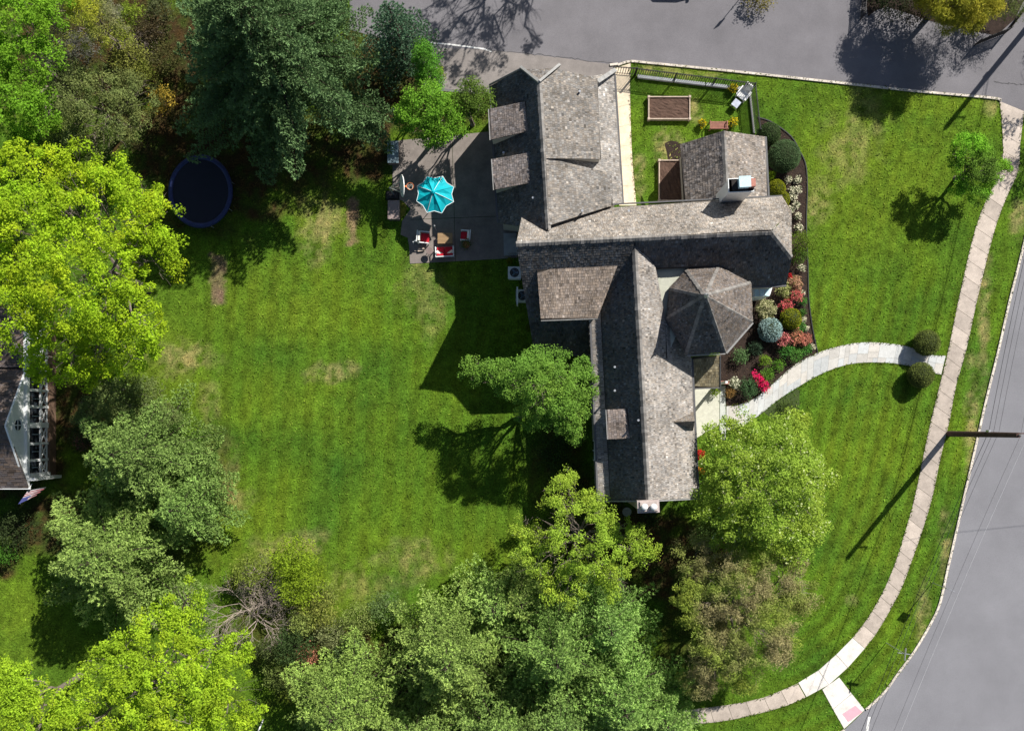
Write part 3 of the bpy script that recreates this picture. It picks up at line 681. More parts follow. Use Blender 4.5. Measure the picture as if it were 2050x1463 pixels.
def pine(name, label, px, py, zr, R, h, col, z0=1.2, dens=1.0, cat='pine tree', group=None, needle=.25, nn=16, droop=.0, levels=None, bark='darkbark', tipcol=None, shape=1.25, nw=.062):
    base = P(px, py, zr); base.z = 0; root = thing(name, base, label, cat, group)
    T = []; D = []; K = []; b = MB(); b.tube([base - Vector((0, 0, .1)), base + Vector((0, 0, h * .5)), base + Vector((0, 0, h))], [.035 * h, .02 * h, .02], 8)
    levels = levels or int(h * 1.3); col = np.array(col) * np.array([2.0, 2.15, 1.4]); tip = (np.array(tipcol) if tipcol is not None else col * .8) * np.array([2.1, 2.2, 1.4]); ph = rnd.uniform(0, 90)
    for l in range(levels):
        f = (l + rnd.random() * .5) / levels; z = z0 + (h - z0) * f; nb_ = rnd.randint(5, 7); az0 = rnd.random() * 7
        for k in range(nb_):
            az = az0 + k * 6.283 / nb_ + rnd.uniform(-.3, .3)
            L = R * (1 - f ** shape) * rnd.uniform(.72, 1.08) * (1 + .22 * noise.noise(Vector((math.cos(az) * 1.6, math.sin(az) * 1.6, ph)))) + .25
            d = Vector((math.cos(az), math.sin(az), 0)); s = Vector((-d.y, d.x, 0)); rise = rnd.uniform(.05, .25) - droop; bend = rnd.uniform(-.18, .18)
            def pt(t): return base + Vector((0, 0, z)) + d * L * t + s * bend * L * t * t + Vector((0, 0, L * (rise * t - .10 * t * t + .0)))
            b.tube([pt(0), pt(.5), pt(1)], [.02 + .012 * L, .012 + .006 * L, .008], 4, cap=False)
            t = .12; bg_ = rnd.uniform(.82, 1.18); side = 1
            while t < 1.0:
                p = pt(t); tl = min(.42 * L * (1 - t) + .30, 1.6) * rnd.uniform(.7, 1.1) * (.5 + min(t, .5))
                dd = (d * .75 + s * side * .8 + Vector((0, 0, .12))).normalized(); u = .12
                while u < tl:
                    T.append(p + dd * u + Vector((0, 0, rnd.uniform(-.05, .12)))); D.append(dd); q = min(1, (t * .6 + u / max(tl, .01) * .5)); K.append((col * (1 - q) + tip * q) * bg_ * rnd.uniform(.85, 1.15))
                    u += .27 / dens
                side = -side; t += .17 / L / dens
            T.append(pt(1.0)); D.append(d); K.append(tip * bg_)
    T = np.array([tuple(x) for x in T]); D = np.array([tuple(x) for x in D]); K = np.array(K)
    m = len(T) * nn; T = np.repeat(T, nn, 0); D = np.repeat(D, nn, 0); K = np.repeat(K, nn, 0)
    g = RG.normal(size=(m, 3)) * .62 + D * .65 + np.array([0, 0, .38]); g /= np.linalg.norm(g, axis=1, keepdims=True)
    w_ = np.cross(g, RG.normal(size=(m, 3))); w_ /= np.linalg.norm(w_, axis=1, keepdims=True)
    L = needle * RG.uniform(.6, 1.2, (m, 1)); wd = nw * RG.uniform(.7, 1.2, (m, 1)) * .5
    v = np.stack([T - w_ * wd * .5, T + g * L * .6 - w_ * wd, T + g * L, T + g * L * .6 + w_ * wd], 1).reshape(-1, 3)
    qmesh('crown', v, K * (1 + RG.uniform(-.15, .15, (m, 1))), 'needle', root)
    b.build('trunk', bark, root); return root
def shrub(name, label, px, py, rpx, h, col, leaf=.08, group=None, fl=None, ff=.5, cat='shrub', sy=1.0, k=1.0, ball=False, asp=.55, rot=0, tips=None):
    c = P(px, py, h * .6); r = M(rpx, h * .6); c.z = 0
    k *= 2.2; col = np.array(col) * 1.5
    n = int(k * 10 * r * (r + h) / (leaf * leaf) * .3) + 30
    d = RG.normal(size=(n, 3)); d /= np.linalg.norm(d, axis=1, keepdims=True); d[:, 2] = np.where(d[:, 2] < -.5, -d[:, 2], d[:, 2])
    ph = rnd.uniform(0, 99); lob = np.array([noise.noise(Vector((*map(float, x),)) * (1.6 if ball else 2.2) + Vector((ph, 0, 0))) for x in d])
    rr = (1 + (.06 if ball else .55) * lob) * (RG.uniform(.9, 1.0, n) if ball else RG.uniform(.55, 1.08, n))
    p = d * rr[:, None] * np.array([r, r * sy, h * .52]); p[:, 2] += h * .52
    if rot:
        ca, sa = math.cos(rot), math.sin(rot); p[:, :2] = p[:, :2] @ np.array([[ca, sa], [-sa, ca]])
    p += np.array([c.x, c.y, 0]); p[:, 2] = np.maximum(p[:, 2], .03)
    K = np.tile(np.array(col), (n, 1)) * (1 + .35 * lob[:, None]) * (1 + RG.uniform(-.2, .2, (n, 1)))
    if tips is not None:
        t = (RG.random((n, 1)) < .3) & (d[:, 2:3] > 0); K = np.where(t, np.array(tips), K)
    v, cc = leaf_quads(p, np.full(n, .02), 1, leaf, K, up=.35, asp=asp, rng=RG)
    # orient some with surface
    root = thing(name, c, label, cat, group)
    qmesh('foliage', v, cc, 'leaf', root)
    if ball:
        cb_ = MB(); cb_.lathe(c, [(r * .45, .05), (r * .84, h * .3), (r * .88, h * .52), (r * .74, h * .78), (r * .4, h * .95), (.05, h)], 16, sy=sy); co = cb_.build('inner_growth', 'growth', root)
    b = MB()
    for i in range(7):
        a = i * .9 + ph; b.tube([c, c + Vector((math.cos(a) * r * .3, math.sin(a) * r * .3, h * .45)), c + Vector((math.cos(a) * r * .6, math.sin(a) * r * .6, h * .75))], [.02, .014, .006], 4, cap=False)
    b.build('stem', 'darkbark', root)
    if fl is not None:
        sel = np.where((d[:, 2] > -.1))[0]; m = max(6, int(len(sel) * ff)); idx = RG.choice(sel, min(m, len(sel)), replace=False)
        q = p[idx] + d[idx] * .05
        v, cc = leaf_quads(q, np.full(len(q), .03), 1, leaf * 1.15, np.tile(np.array(fl), (len(q), 1)), up=1.2, asp=.9, lv=.2)
        qmesh('blossom', v, cc, 'leaf', root)
    return root

YG = (.29, .46, .02); BG = (.15, .36, .014); MG = (.075, .16, .02); PG = (.085, .13, .05); DG = (.035, .065, .022)
tree('maple_tree', 'huge yellow-green maple overhanging the neighbour porch and trampoline', [(60, 360, 75, 9), (150, 345, 60, 9.5), (200, 420, 95, 11), (70, 470, 95, 11), (285, 450, 68, 9), (300, 520, 62, 8), (160, 560, 110, 12), (50, 620, 95, 11),
     (250, 640, 80, 9.5), (120, 720, 68, 8.5), (210, 700, 58, 8), (290, 690, 42, 7), (180, 750, 32, 7), (290, 400, 45, 6)], YG, leaf=.2, npc=42, dens=1.35, airy=.12, yv=.4)
tree('maple_tree', 'bright green maple filling the top left corner', [(15, 40, 80, 10), (60, 120, 55, 9), (15, 195, 72, 9), (75, 235, 42, 7.5), (100, 10, 50, 8), (50, 280, 30, 7)], (.08, .168, .012), leaf=.19)
tree('olive_leaved_tree', 'round dull olive tree above the yellow-green maple', [(200, 215, 80, 4.5), (260, 195, 50, 4), (140, 180, 50, 4), (180, 265, 50, 4), (260, 245, 40, 3.5)], (.085, .11, .035), leaf=.15, dens=2.2, airy=.1, npc=40)
tree('feathery_tree', 'feathery yellow-green tree with grey patches near the top left maple', [(150, 50, 50, 6), (205, 45, 42, 7), (180, 15, 45, 7), (230, 75, 30, 6)], (.17, .20, .02), leaf=.2, asp=.2, hue2=(.12, .12, .08), airy=.1, npc=46, dens=2.2)
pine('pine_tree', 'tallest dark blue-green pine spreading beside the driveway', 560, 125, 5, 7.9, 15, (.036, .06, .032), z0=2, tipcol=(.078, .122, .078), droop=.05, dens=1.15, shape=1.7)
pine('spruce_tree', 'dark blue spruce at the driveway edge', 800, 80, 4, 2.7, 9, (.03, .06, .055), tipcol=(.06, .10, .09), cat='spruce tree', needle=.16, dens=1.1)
tree('maple_tree', 'small bright green maple between the big pine and the garage', [(850, 215, 50, 5), (895, 245, 38, 4.5), (822, 240, 30, 4), (858, 265, 28, 4), (905, 215, 24, 4)], (.075, .165, .015), leaf=.17, airy=.0, dens=2.0)
tree('arborvitae_tree', 'narrow bright green evergreen in front of the blue spruce', [(852, 130, 26, 5), (858, 165, 26, 4), (848, 105, 17, 6)], (.05, .14, .015), leaf=.13, npc=50, dens=3, cat='evergreen tree')
tree('evergreen_tree', 'rounded dull green tree touching the garage north-west corner', [(947, 196, 33, 4.8), (915, 215, 26, 4.4), (958, 222, 18, 3.5)], (.06, .10, .015), leaf=.14, npc=50, dens=2.6, cat='evergreen tree')
shrub('leafy_shrub', 'small dark shrub below the narrow bright evergreen', 915, 230, 22, 2.2, (.035, .065, .015), leaf=.12)
shrub('leafy_shrub', 'tiny yellow-green bush near the driveway edge line', 880, 148, 11, 2.4, (.12, .16, .02), leaf=.11)
tree('ornamental_tree', 'fresh green open tree leaning over the west lawn against the house', [(1090, 770, 70, 6), (1150, 770, 42, 5.5), (1040, 755, 45, 5), (1135, 830, 42, 5), (945, 740, 24, 4.5), (1065, 830, 32, 5), (1170, 740, 28, 5), (990, 742, 24, 4.8), (1010, 780, 20, 4.8), (1085, 720, 24, 5), (1150, 870, 18, 4.5)], (.085, .165, .025), leaf=.15, npc=40, crad=.42, dens=2.3, airy=.0, var=.12)
tree('spring_leaf_tree', 'open yellow-green tree with bare branches south of the main wing', [(1125, 1000, 45, 6), (1160, 1070, 80, 7), (1080, 1110, 50, 6), (1220, 1090, 60, 6), (1285, 1100, 32, 5), (1130, 1165, 50, 6), (1050, 1060, 32, 5), (1225, 1165, 36, 5), (1135, 955, 20, 5), (1190, 1010, 30, 5.5), (1260, 1060, 25, 5)], (.15, .225, .025), leaf=.15, npc=32, crad=.42, dens=2.0, airy=.22)
tree('dogwood_tree', 'dense round yellow-green tree dotted with white blossom by the front path', [(1475, 905, 68, 6), (1560, 890, 58, 5.5), (1540, 980, 105, 7), (1470, 1010, 78, 6), (1605, 960, 58, 5.5), (1575, 1055, 75, 6), (1490, 1075, 48, 5), (1440, 950, 40, 5), (1590, 850, 28, 3.5)], (.13, .20, .025), leaf=.17, npc=46, dens=1.9, flowers=((.55, .62, .28), .3, .12), var=.14)
tree('feathery_tree', 'wide olive and tan feathery tree at the lawn corner', [(1395, 1110, 42, 5), (1480, 1170, 75, 6), (1565, 1160, 55, 5.5), (1400, 1210, 55, 5.5), (1520, 1255, 75, 6), (1440, 1305, 62, 5.5), (1400, 1365, 34, 4.5), (1600, 1195, 35, 5), (1485, 1350, 38, 4), (1560, 1290, 36, 4.5)], (.13, .18, .03), leaf=.22, asp=.2, npc=46, crad=.45, hue2=(.20, .18, .085), airy=.05, up=.45, dens=2.8)
tree('maple_tree', 'bright yellow-green maple in the bottom left foreground', [(330, 1300, 80, 8), (415, 1330, 65, 8), (245, 1340, 75, 8), (340, 1400, 105, 9), (450, 1415, 75, 8), (195, 1440, 85, 8), (370, 1200, 40, 7), (325, 1235, 36, 7), (480, 1290, 30, 6)], (.15, .235, .014), leaf=.2, airy=.1)
tree('maple_tree', 'bright yellow-green maple cut by the bottom left corner', [(40, 1385, 62, 8), (75, 1450, 75, 8), (5, 1440, 70, 8), (10, 1360, 40, 7)], (.15, .235, .014), leaf=.2)
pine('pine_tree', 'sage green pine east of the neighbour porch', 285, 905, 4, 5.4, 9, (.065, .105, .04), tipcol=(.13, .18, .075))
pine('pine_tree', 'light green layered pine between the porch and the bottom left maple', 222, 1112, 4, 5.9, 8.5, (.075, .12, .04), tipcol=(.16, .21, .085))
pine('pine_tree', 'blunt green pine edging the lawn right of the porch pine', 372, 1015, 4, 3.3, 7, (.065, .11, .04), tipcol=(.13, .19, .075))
tree('olive_leaved_tree', 'low olive tree just under the huge yellow-green maple', [(235, 800, 45, 4), (290, 790, 30, 3.6), (190, 830, 35, 3.5), (330, 830, 26, 3.5)], (.07, .10, .03), leaf=.15, dens=2.2, npc=40)
for px, py, r, h, col, lb in [(600, 1252, 24, 1.6, (.12, .15, .04), 'grey-green mixed bush behind the pale tangle'), (650, 1190, 26, 1.5, (.13, .16, .04), 'tawny bush between the yellow-green bushes and the grove'), (560, 1350, 36, 2.2, (.09, .12, .03), 'ragged olive bush between the bottom maple and the grove'), (540, 1300, 26, 1.8, (.06, .08, .025), 'dim bush left of the rusty shrub'), (468, 1165, 16, 1.2, (.14, .17, .03), 'straggly yellowish bush left of the tangle'), (770, 1215, 34, 2.0, (.10, .15, .05), 'soft green bush at the top of the grove'), (700, 1310, 34, 3.0, (.09, .14, .05), 'sage bush in front of the westernmost grove pine')]:
    shrub('bush', lb, px, py, r, h, col, leaf=.13, cat='bush', k=1.1)
BP = [(905, 1300, 5.4, 9.5, 'sage pine at the lawn foot, upper of the southern grove', (.085, .13, .05)), (690, 1400, 5.0, 9, 'westernmost sage pine of the southern grove', (.08, .125, .045)),
      (1110, 1290, 5.2, 10, 'green pine below the bare-branched spring tree', (.07, .12, .045)), (1240, 1390, 5.4, 9, 'easternmost pine of the southern grove, near the sidewalk end', (.075, .13, .05)),
      (1000, 1455, 5.2, 10, 'dark sage pine at the bottom edge in mid grove', (.07, .115, .045)), (830, 1480, 4.4, 9, 'sage pine cut by the bottom edge left of mid grove', (.08, .125, .05)),
      (990, 1215, 3.3, 6, 'small pale pine bordering the west lawn', (.095, .15, .06)), (1215, 1245, 3.8, 8, 'soft green pine just west of the feathery tan tree', (.08, .14, .055)),
      (1045, 1205, 3.0, 6, 'small green pine under the open spring-leaf tree', (.08, .12, .045)), (1330, 1440, 3.0, 7, 'young pine over the end of the sidewalk', (.075, .13, .05)), (1120, 1440, 4.2, 9, 'green pine on the bottom edge below the grove gap', (.065, .11, .045))]
for px, py, R_, h_, lb, c_ in BP:
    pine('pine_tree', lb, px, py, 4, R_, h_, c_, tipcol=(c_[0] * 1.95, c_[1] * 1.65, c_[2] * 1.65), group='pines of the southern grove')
tree('weeping_conifer', 'drooping golden-green conifer on the driveway island', [(1920, 5, 60, 4.2), (1875, -15, 42, 3.6), (1965, -5, 40, 3.6), (1920, -45, 60, 4), (1900, 30, 25, 2.5), (1845, -40, 40, 3.5)], (.17, .175, .02), leaf=.26, asp=.18, npc=60, dens=3.4, up=.2, cat='conifer')
tree('dark_conifer', 'dark conifer beside the golden one near the iron fence', [(2005, 0, 34, 2.6), (2035, 10, 28, 2.2), (1985, -40, 40, 3)], (.06, .08, .02), leaf=.22, asp=.15, npc=36, up=.2, cat='conifer')
tree('young_tree', 'small leafy tree with bare twigs beside the sidewalk bend', [(1962, 325, 34, 3.0), (1938, 300, 34, 3.2), (1945, 345, 36, 2.8), (1985, 345, 22, 2.8), (1925, 375, 20, 2.4), (1960, 390, 20, 2.2), (1915, 320, 16, 2.8), (2010, 335, 14, 2.6)], (.095, .215, .015), leaf=.14, npc=46, crad=.34, dens=2.6, airy=.0, hue2=(.075, .13, .02))
def shade_blobs(L, z):
    k = z * 1.235; ox, oy = 28 * k * .634, 28 * k * .773; m = H / (H - z); return [(NX + (sx + ox - NX) * m, NY - (NY - (sy - oy)) * m, r * m, z) for sx, sy, r in L]
tree('roadside_tree', 'open-crowned tree beyond the top edge that dapples the driveway with leaf shadows', shade_blobs([(880, 30, 75), (950, 10, 75), (1010, 50, 45), (920, 110, 50), (1055, 25, 32), (1070, 85, 18), (860, 110, 50), (985, 115, 28)], 8), (.15, .2, .02), airy=.55, npc=22, leaf=.24, dens=.8)
tree('roadside_tree', 'open-crowned tree beyond the right edge that dapples the sidewalk top', shade_blobs([(2030, 250, 22), (2050, 330, 30), (2030, 390, 26), (2065, 120, 20)], 6), (.1, .2, .02), airy=.5, npc=22, leaf=.22, dens=.8)
# shrubs of the yard edge
for (px, py, r, h, col, lb, lf) in [
    (1790, 5, 34, 1.5, (.025, .035, .015), 'dark planting at the left end of the driveway island', .13), (1835, 20, 30, 1.4, (.03, .03, .012), 'dark brown planting under the golden conifer', .13), (1950, 45, 26, 1.2, (.03, .035, .015), 'dark planting behind the top right iron fence', .13), (1760, -20, 30, 1.6, (.03, .04, .015), 'dark hedge next to the left island fence', .13),
    (588, 1118, 34, 2.6, (.15, .22, .015), 'vivid yellow-green bush north of the dry brush', .13), (600, 1165, 38, 2.4, (.15, .215, .015), 'broad yellow-green bush on the lawn edge', .13),
    (500, 1140, 28, 2.0, (.14, .18, .03), 'thin green bush above the dry brush', .12), (640, 1220, 30, 1.8, (.17, .19, .04), 'pale mixed bush at the foot of the lawn', .12),
    (665, 1270, 26, 1.6, (.15, .17, .07), 'grey-green low bush west of the grove', .12), (590, 1295, 32, 2.4, (.035, .06, .018), 'dark green bush above the rusty shrub', .13),
    (608, 1245, 20, 1.8, (.16, .2, .05), 'light bush right of the dry brush', .12), (720, 1240, 28, 1.6, (.15, .19, .05), 'tawny green bush at the pine grove edge', .12),
    (325, 200, 26, 2.2, (.26, .19, .03), 'orange and gold bush right of the olive tree', .13), (262, 120, 40, 3.0, (.13, .14, .03), 'mossy brown-green bush left of the big pine', .13),
    (245, 70, 24, 2.6, (.17, .21, .02), 'lime spray of leaves under the feathery tree', .12), (120, 130, 40, 3.0, (.045, .055, .03), 'dim grey-green bush under the top left maple', .13),
    (160, 95, 30, 2.8, (.09, .09, .075), 'greyish bush beside the feathery tree', .12),
    (300, 60, 34, 2.2, (.05, .04, .02), 'brown leafless-looking bush below the fallen sticks', .13), (330, 120, 30, 2.0, (.06, .06, .02), 'dim brown bush at the west edge of the big pine', .13), (290, 150, 26, 2.4, (.10, .12, .02), 'yellowish bush above the orange one', .13),
    (90, 330, 30, 2.0, (.04, .05, .02), 'shaded bush between the top left maples', .13), (130, 290, 30, 2.2, (.05, .07, .02), 'dark bush below the olive tree', .13), (290, 290, 24, 1.4, (.04, .035, .015), 'low brown bush above the trampoline', .13), (350, 240, 22, 1.6, (.05, .045, .015), 'sparse brown bush north of the trampoline', .13), (320, 20, 26, 2.2, (.06, .07, .03), 'grey-green bush at the top edge beside the big pine', .13), (265, 30, 24, 2.8, (.13, .18, .02), 'lime bush at the top edge under the sticks', .13),
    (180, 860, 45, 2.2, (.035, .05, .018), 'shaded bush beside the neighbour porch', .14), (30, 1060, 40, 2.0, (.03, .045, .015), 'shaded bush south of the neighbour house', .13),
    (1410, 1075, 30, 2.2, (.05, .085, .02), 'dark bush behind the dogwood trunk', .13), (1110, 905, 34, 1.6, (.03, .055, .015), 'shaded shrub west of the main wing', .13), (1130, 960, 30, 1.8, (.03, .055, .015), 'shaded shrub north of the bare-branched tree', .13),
    (8, 1110, 22, 1.6, (.05, .13, .015), 'small green bush at the left edge', .13), (1495, 20, 30, 1.2, (.16, .14, .03), 'tan tuft on the far driveway verge', .12), (1300, 1035, 24, 1.2, (.03, .05, .015), 'dark shrub under the south chimney', .12)]:
    if px == 1495: py = -6; px = 1520
    if 480 < px < 760 and py > 1100: r *= 1.3; h *= 1.25
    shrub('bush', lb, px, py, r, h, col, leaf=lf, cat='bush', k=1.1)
shrub('rusty_shrub', 'rust-pink leaved shrub at the pine grove edge', 615, 1312, 22, 2.0, (.30, .13, .08), leaf=.12, k=.7)
shrub('rusty_shrub', 'faint pinkish shrub in the grass right of the rusty one', 700, 1268, 12, 1.2, (.32, .18, .12), leaf=.11, k=.6)
shrub('rusty_shrub', 'pinkish twiggy shrub beside the neighbour porch pine', 165, 885, 18, 1.6, (.20, .09, .08), leaf=.11, k=.6)
# bare brush
def brush(label, px, py, R_, h, n, name='dry_brush', m='twig', seed=1, ang=None):
    r = random.Random(seed); b0 = P(px, py); b = MB(); root = thing(name, b0, label, 'dead brush')
    def rec(p, d, L, rad, dep):
        q = p + d * L; mid = p.lerp(q, .5) + Vector((r.gauss(0, 1), r.gauss(0, 1), r.gauss(0, 1))) * L * .08
        b.tube([p, mid, q], [rad, rad * .8, rad * .6], 4, cap=False)
        if dep == 0: return
        for _ in range(r.randint(2, 4)):
            nd = (d + Vector((r.gauss(0, .55), r.gauss(0, .55), r.gauss(-.05, .3)))).normalized(); rec(p.lerp(q, r.uniform(.4, 1)), nd, L * r.uniform(.55, .85), rad * .6, dep - 1)
    for i in range(n):
        a = r.uniform(0, 6.28) if ang is None else ang + r.gauss(0, .35)
        rec(b0 + Vector((r.uniform(-.3, .3), r.uniform(-.3, .3), .05)), Vector((math.cos(a), math.sin(a), h)).normalized(), R_ * .42, .035, 4)
    b.build('branches', m, root)
brush('tangle of pale bare branches beside the yellow-green bushes', 512, 1232, 3.8, .55, 15, seed=3)
brush('long bare fallen bough reaching over the bottom left maple', 495, 1215, 4.6, .9, 2, seed=8, ang=math.radians(215))
brush('grey bare twigs above the pale tangle', 530, 1150, 2.2, .8, 5, seed=11)
brush('bare sticks among the undergrowth left of the big pine', 270, 60, 3.0, .7, 4, seed=5, ang=math.radians(-50))
brush('fan of bare twigs on the corner tree of the lawn', 1560, 1180, 2.6, 2.2, 3, seed=15, ang=math.radians(40))
brush('bare twigs hanging over the sidewalk bend', 1990, 330, 1.5, .9, 6, seed=19)
# clipped shrubs
shrub('boxwood', 'clipped ball shrub on the north side of the path end', 1857, 686, 27, 1.5, (.10, .125, .03), leaf=.07, ball=True, k=1.6, group='clipped balls at the path end')
shrub('boxwood', 'clipped ball shrub on the lawn south of the path end', 1845, 751, 27, 1.5, (.10, .125, .03), leaf=.07, ball=True, k=1.6, group='clipped balls at the path end')
shrub('boxwood', 'large grey-green dome shrub east of the breakfast wing', 1571, 312, 33, 1.9, (.065, .11, .045), leaf=.07, ball=True, k=1.5)
shrub('holly_shrub', 'dark green rounded shrub at the fence end', 1540, 268, 24, 1.6, (.045, .075, .025), leaf=.08, ball=True, k=1.3)
shrub('yew_shrub', 'golden clipped shrub south of the grey-green dome', 1555, 377, 18, 1.4, (.15, .165, .01), leaf=.07, ball=True, k=1.6)
shrub('yew_shrub', 'slim golden shrub tucked at the roof corner', 1571, 400, 10, 1.2, (.15, .165, .01), leaf=.07, ball=True, k=1.5, sy=1.6)
shrub('yew_shrub', 'tiny lime shrub between the wing and the grey-green dome', 1543, 352, 9, 1.0, (.13, .20, .01), leaf=.07, k=1.5)
shrub('juniper_shrub', 'lumpy green juniper at the east gable', 1606, 486, 22, 1.8, (.09, .14, .015), leaf=.09)
shrub('juniper_shrub', 'lower dark green juniper at the east gable', 1600, 512, 17, 1.4, (.055, .10, .015), leaf=.09)
W_ = (.72, .68, .50)
for i, (x, y) in enumerate([(1579, 360), (1597, 360), (1597, 380), (1585, 381), (1588, 395), (1594, 411), (1583, 420), (1598, 433), (1600, 456), (1605, 536)]):
    shrub('white_flower_clump', 'small cream-white flower clump in the dark border along the east lawn', x, y, 7.2, .4, (.10, .13, .06), leaf=.08, fl=W_, ff=.36, group='white flower clumps of the east border', cat='flower clump', k=1.2)
GS = [(1580, 553, 5, .5, (.15, .05, .03), (.55, .02, .03), 'tiny red bloom under the east eave'), (1592, 566, 14, .8, (.14, .13, .04), (.55, .30, .20), 'peach azalea nearest the south-east eave'),
      (1569, 581, 13, .8, (.13, .17, .03), (.42, .42, .18), 'cream-green shrub beside the bay window'), (1594, 592, 12, .8, (.13, .12, .05), (.62, .14, .14), 'coral azalea under the peach azalea'),
      (1608, 602, 9, .5, (.06, .17, .03), None, 'low green clump right of the coral azalea'), (1606, 586, 5, .4, (.15, .15, .08), W_, 'small white bloom at the border edge by the coral azalea'),
      (1577, 602, 9, .6, (.13, .10, .03), None, 'bronze leaved clump above the golden mound'), (1574, 611, 12, .7, (.14, .10, .05), (.68, .12, .14), 'pink azalea left above the golden mound'),
      (1584, 638, 22, 1.3, (.14, .16, .01), None, 'golden conifer mound in the front border'), (1533, 619, 19, 1.1, (.14, .17, .05), (.48, .46, .26), 'variegated cream shrub near the turret'),
      (1543, 660, 25, 1.4, (.24, .34, .33), None, 'silver-blue dwarf spruce in the front border'), (1568, 678, 15, .9, (.14, .09, .05), (.66, .20, .20), 'pink azalea right of the silver-blue spruce'),
      (1594, 677, 14, .8, (.15, .11, .05), (.60, .24, .15), 'orange-pink azalea below the golden mound'), (1612, 680, 12, .8, (.14, .10, .05), (.62, .22, .16), 'rightmost orange-pink azalea at the border edge'),
      (1603, 656, 12, .6, (.06, .17, .03), None, 'bright green clump right below the golden mound'), (1608, 641, 6, .4, (.14, .15, .08), W_, 'white bloom right of the golden mound'),
      (1614, 658, 5, .4, (.14, .15, .08), W_, 'white bloom above the rightmost azalea'), (1607, 626, 8, .5, (.05, .13, .02), None, 'dark green clump right of the golden mound'),
      (1573, 702, 15, .7, (.055, .16, .03), None, 'spreading green clump under the pink azalea'), (1592, 710, 15, .7, (.07, .17, .03), None, 'feathery green clump near the path'),
      (1614, 698, 12, .6, (.06, .18, .03), None, 'bright clump in the pointed border corner'), (1627, 694, 5, .3, (.14, .15, .08), W_, 'white bloom in the pointed border corner'),
      (1483, 712, 16, .9, (.09, .16, .06), None, 'grey-green shrub below the turret corner'), (1513, 697, 15, .9, (.025, .045, .025), None, 'dark shaded shrub left of the silver-blue spruce'),
      (1531, 721, 12, .8, (.12, .2, .02), None, 'lime shrub in the middle of the front border'), (1559, 731, 13, .7, (.08, .18, .02), None, 'spiky green clump in mid border by the path'),
      (1536, 750, 15, .8, (.08, .17, .02), None, 'glossy green shrub above the crimson azalea'), (1470, 767, 11, .7, (.13, .17, .08), (.62, .62, .46), 'white flowering shrub beside the brick step'),
      (1463, 785, 11, .6, (.20, .12, .04), None, 'bronze shrub beside the landing'), (1498, 776, 20, 1.1, (.05, .10, .04), None, 'dark green azalea bush by the path curve'),
      (1432, 784, 9, .7, (.16, .23, .02), None, 'lime potted plant on the landing'), (1020, 522, 7, .6, (.11, .12, .01), None, 'yellowish shrub beside the patio steps'),
      (1058, 657, 7, .6, (.07, .09, .01), None, 'small shrub against the lean-to wall'), (1401, 909, 9, 1.5, (.1, .1, .03), (.68, .02, .03), 'red flowers between the east eave and the dogwood'),
      (1402, 942, 6, 1.5, (.1, .1, .03), (.65, .18, .02), 'orange flowers below the red ones by the east eave'), (1575, 820, 20, .5, (.06, .09, .02), None, 'low dull groundcover clump beside the path')]
for x, y, r, h, c_, f_, lb in GS:
    shrub('garden_shrub', lb, x, y, r, h, c_, leaf=.085, fl=(tuple(q_ * (.95 if f_[0] < .6 or f_[1] < .3 else .9) for q_ in f_) if f_ else None), ff=.5, k=1.3, cat='garden plant', ball=(r > 21))
az = shrub('azalea', 'vivid crimson azalea hugging the inner curve of the path', 1522, 764, 10, .8, (.08, .08, .03), leaf=.08, fl=(.75, .015, .13), ff=1.0, k=2.0, sy=2.3, rot=math.radians(38), cat='garden plant')
for i, (x, y, r, lb) in enumerate([(1406, 247, 8, 'yellow pansies left of the red bench'), (1467, 246, 10, 'yellow pansies right of the red bench'), (1467, 177, 9, 'yellow flowers behind the white chair')]):
    s = shrub('flower_pot', lb, x, y, r, .55, (.10, .14, .02), leaf=.08, fl=(.62, .48, .01), ff=.3, k=1.3, cat='potted flowers')
    b = MB(); b.lathe(WLOC[s.name] + Vector((0, 0, .01)), [(.14, 0), (.22, .3), (.24, .3), (.24, .36), (.2, .34)], 14); b.build('pot', 'black', s)

# ------------------------------------------------------------------ yard objects
def trampoline():
    c = P(401, 383, .9); rx, ry = M(65, .9), M(74, .9); c.z = 0
    t = thing('trampoline', c, 'big oval trampoline with navy pad in tree shade', 'trampoline')
    b = MB(); n = 48
    def ring(k, z): return [(c.x + rx * k * math.cos(i * 6.28319 / n), c.y + ry * k * math.sin(i * 6.28319 / n), z) for i in range(n)]
    A, B_, C_ = ring(1, .86), ring(.95, .94), ring(.86, .90); D_ = ring(.86, .86)
    vs = A + B_ + C_ + D_; fs = []
    for k in range(3):
        for i in range(n): fs.append([k * n + i, k * n + (i + 1) % n, (k + 1) * n + (i + 1) % n, (k + 1) * n + i])
    for i in range(n): fs.append([3 * n + i, 3 * n + (i + 1) % n, (i + 1) % n, i])
    b.add(vs, fs); b.build('safety_pad', 'navy', t, True)
    b = MB(); b.poly(ring(.87, .87)); b.build('jumping_mat', 'net', t)
    for i in range(8):
        a = i * .785 + .3; p = Vector((c.x + rx * .96 * math.cos(a), c.y + ry * .96 * math.sin(a), 0))
        b = MB(); b.tube([p, p + Vector((0, 0, .88))], .03, 6); b.build('leg', 'steel', t)
trampoline()
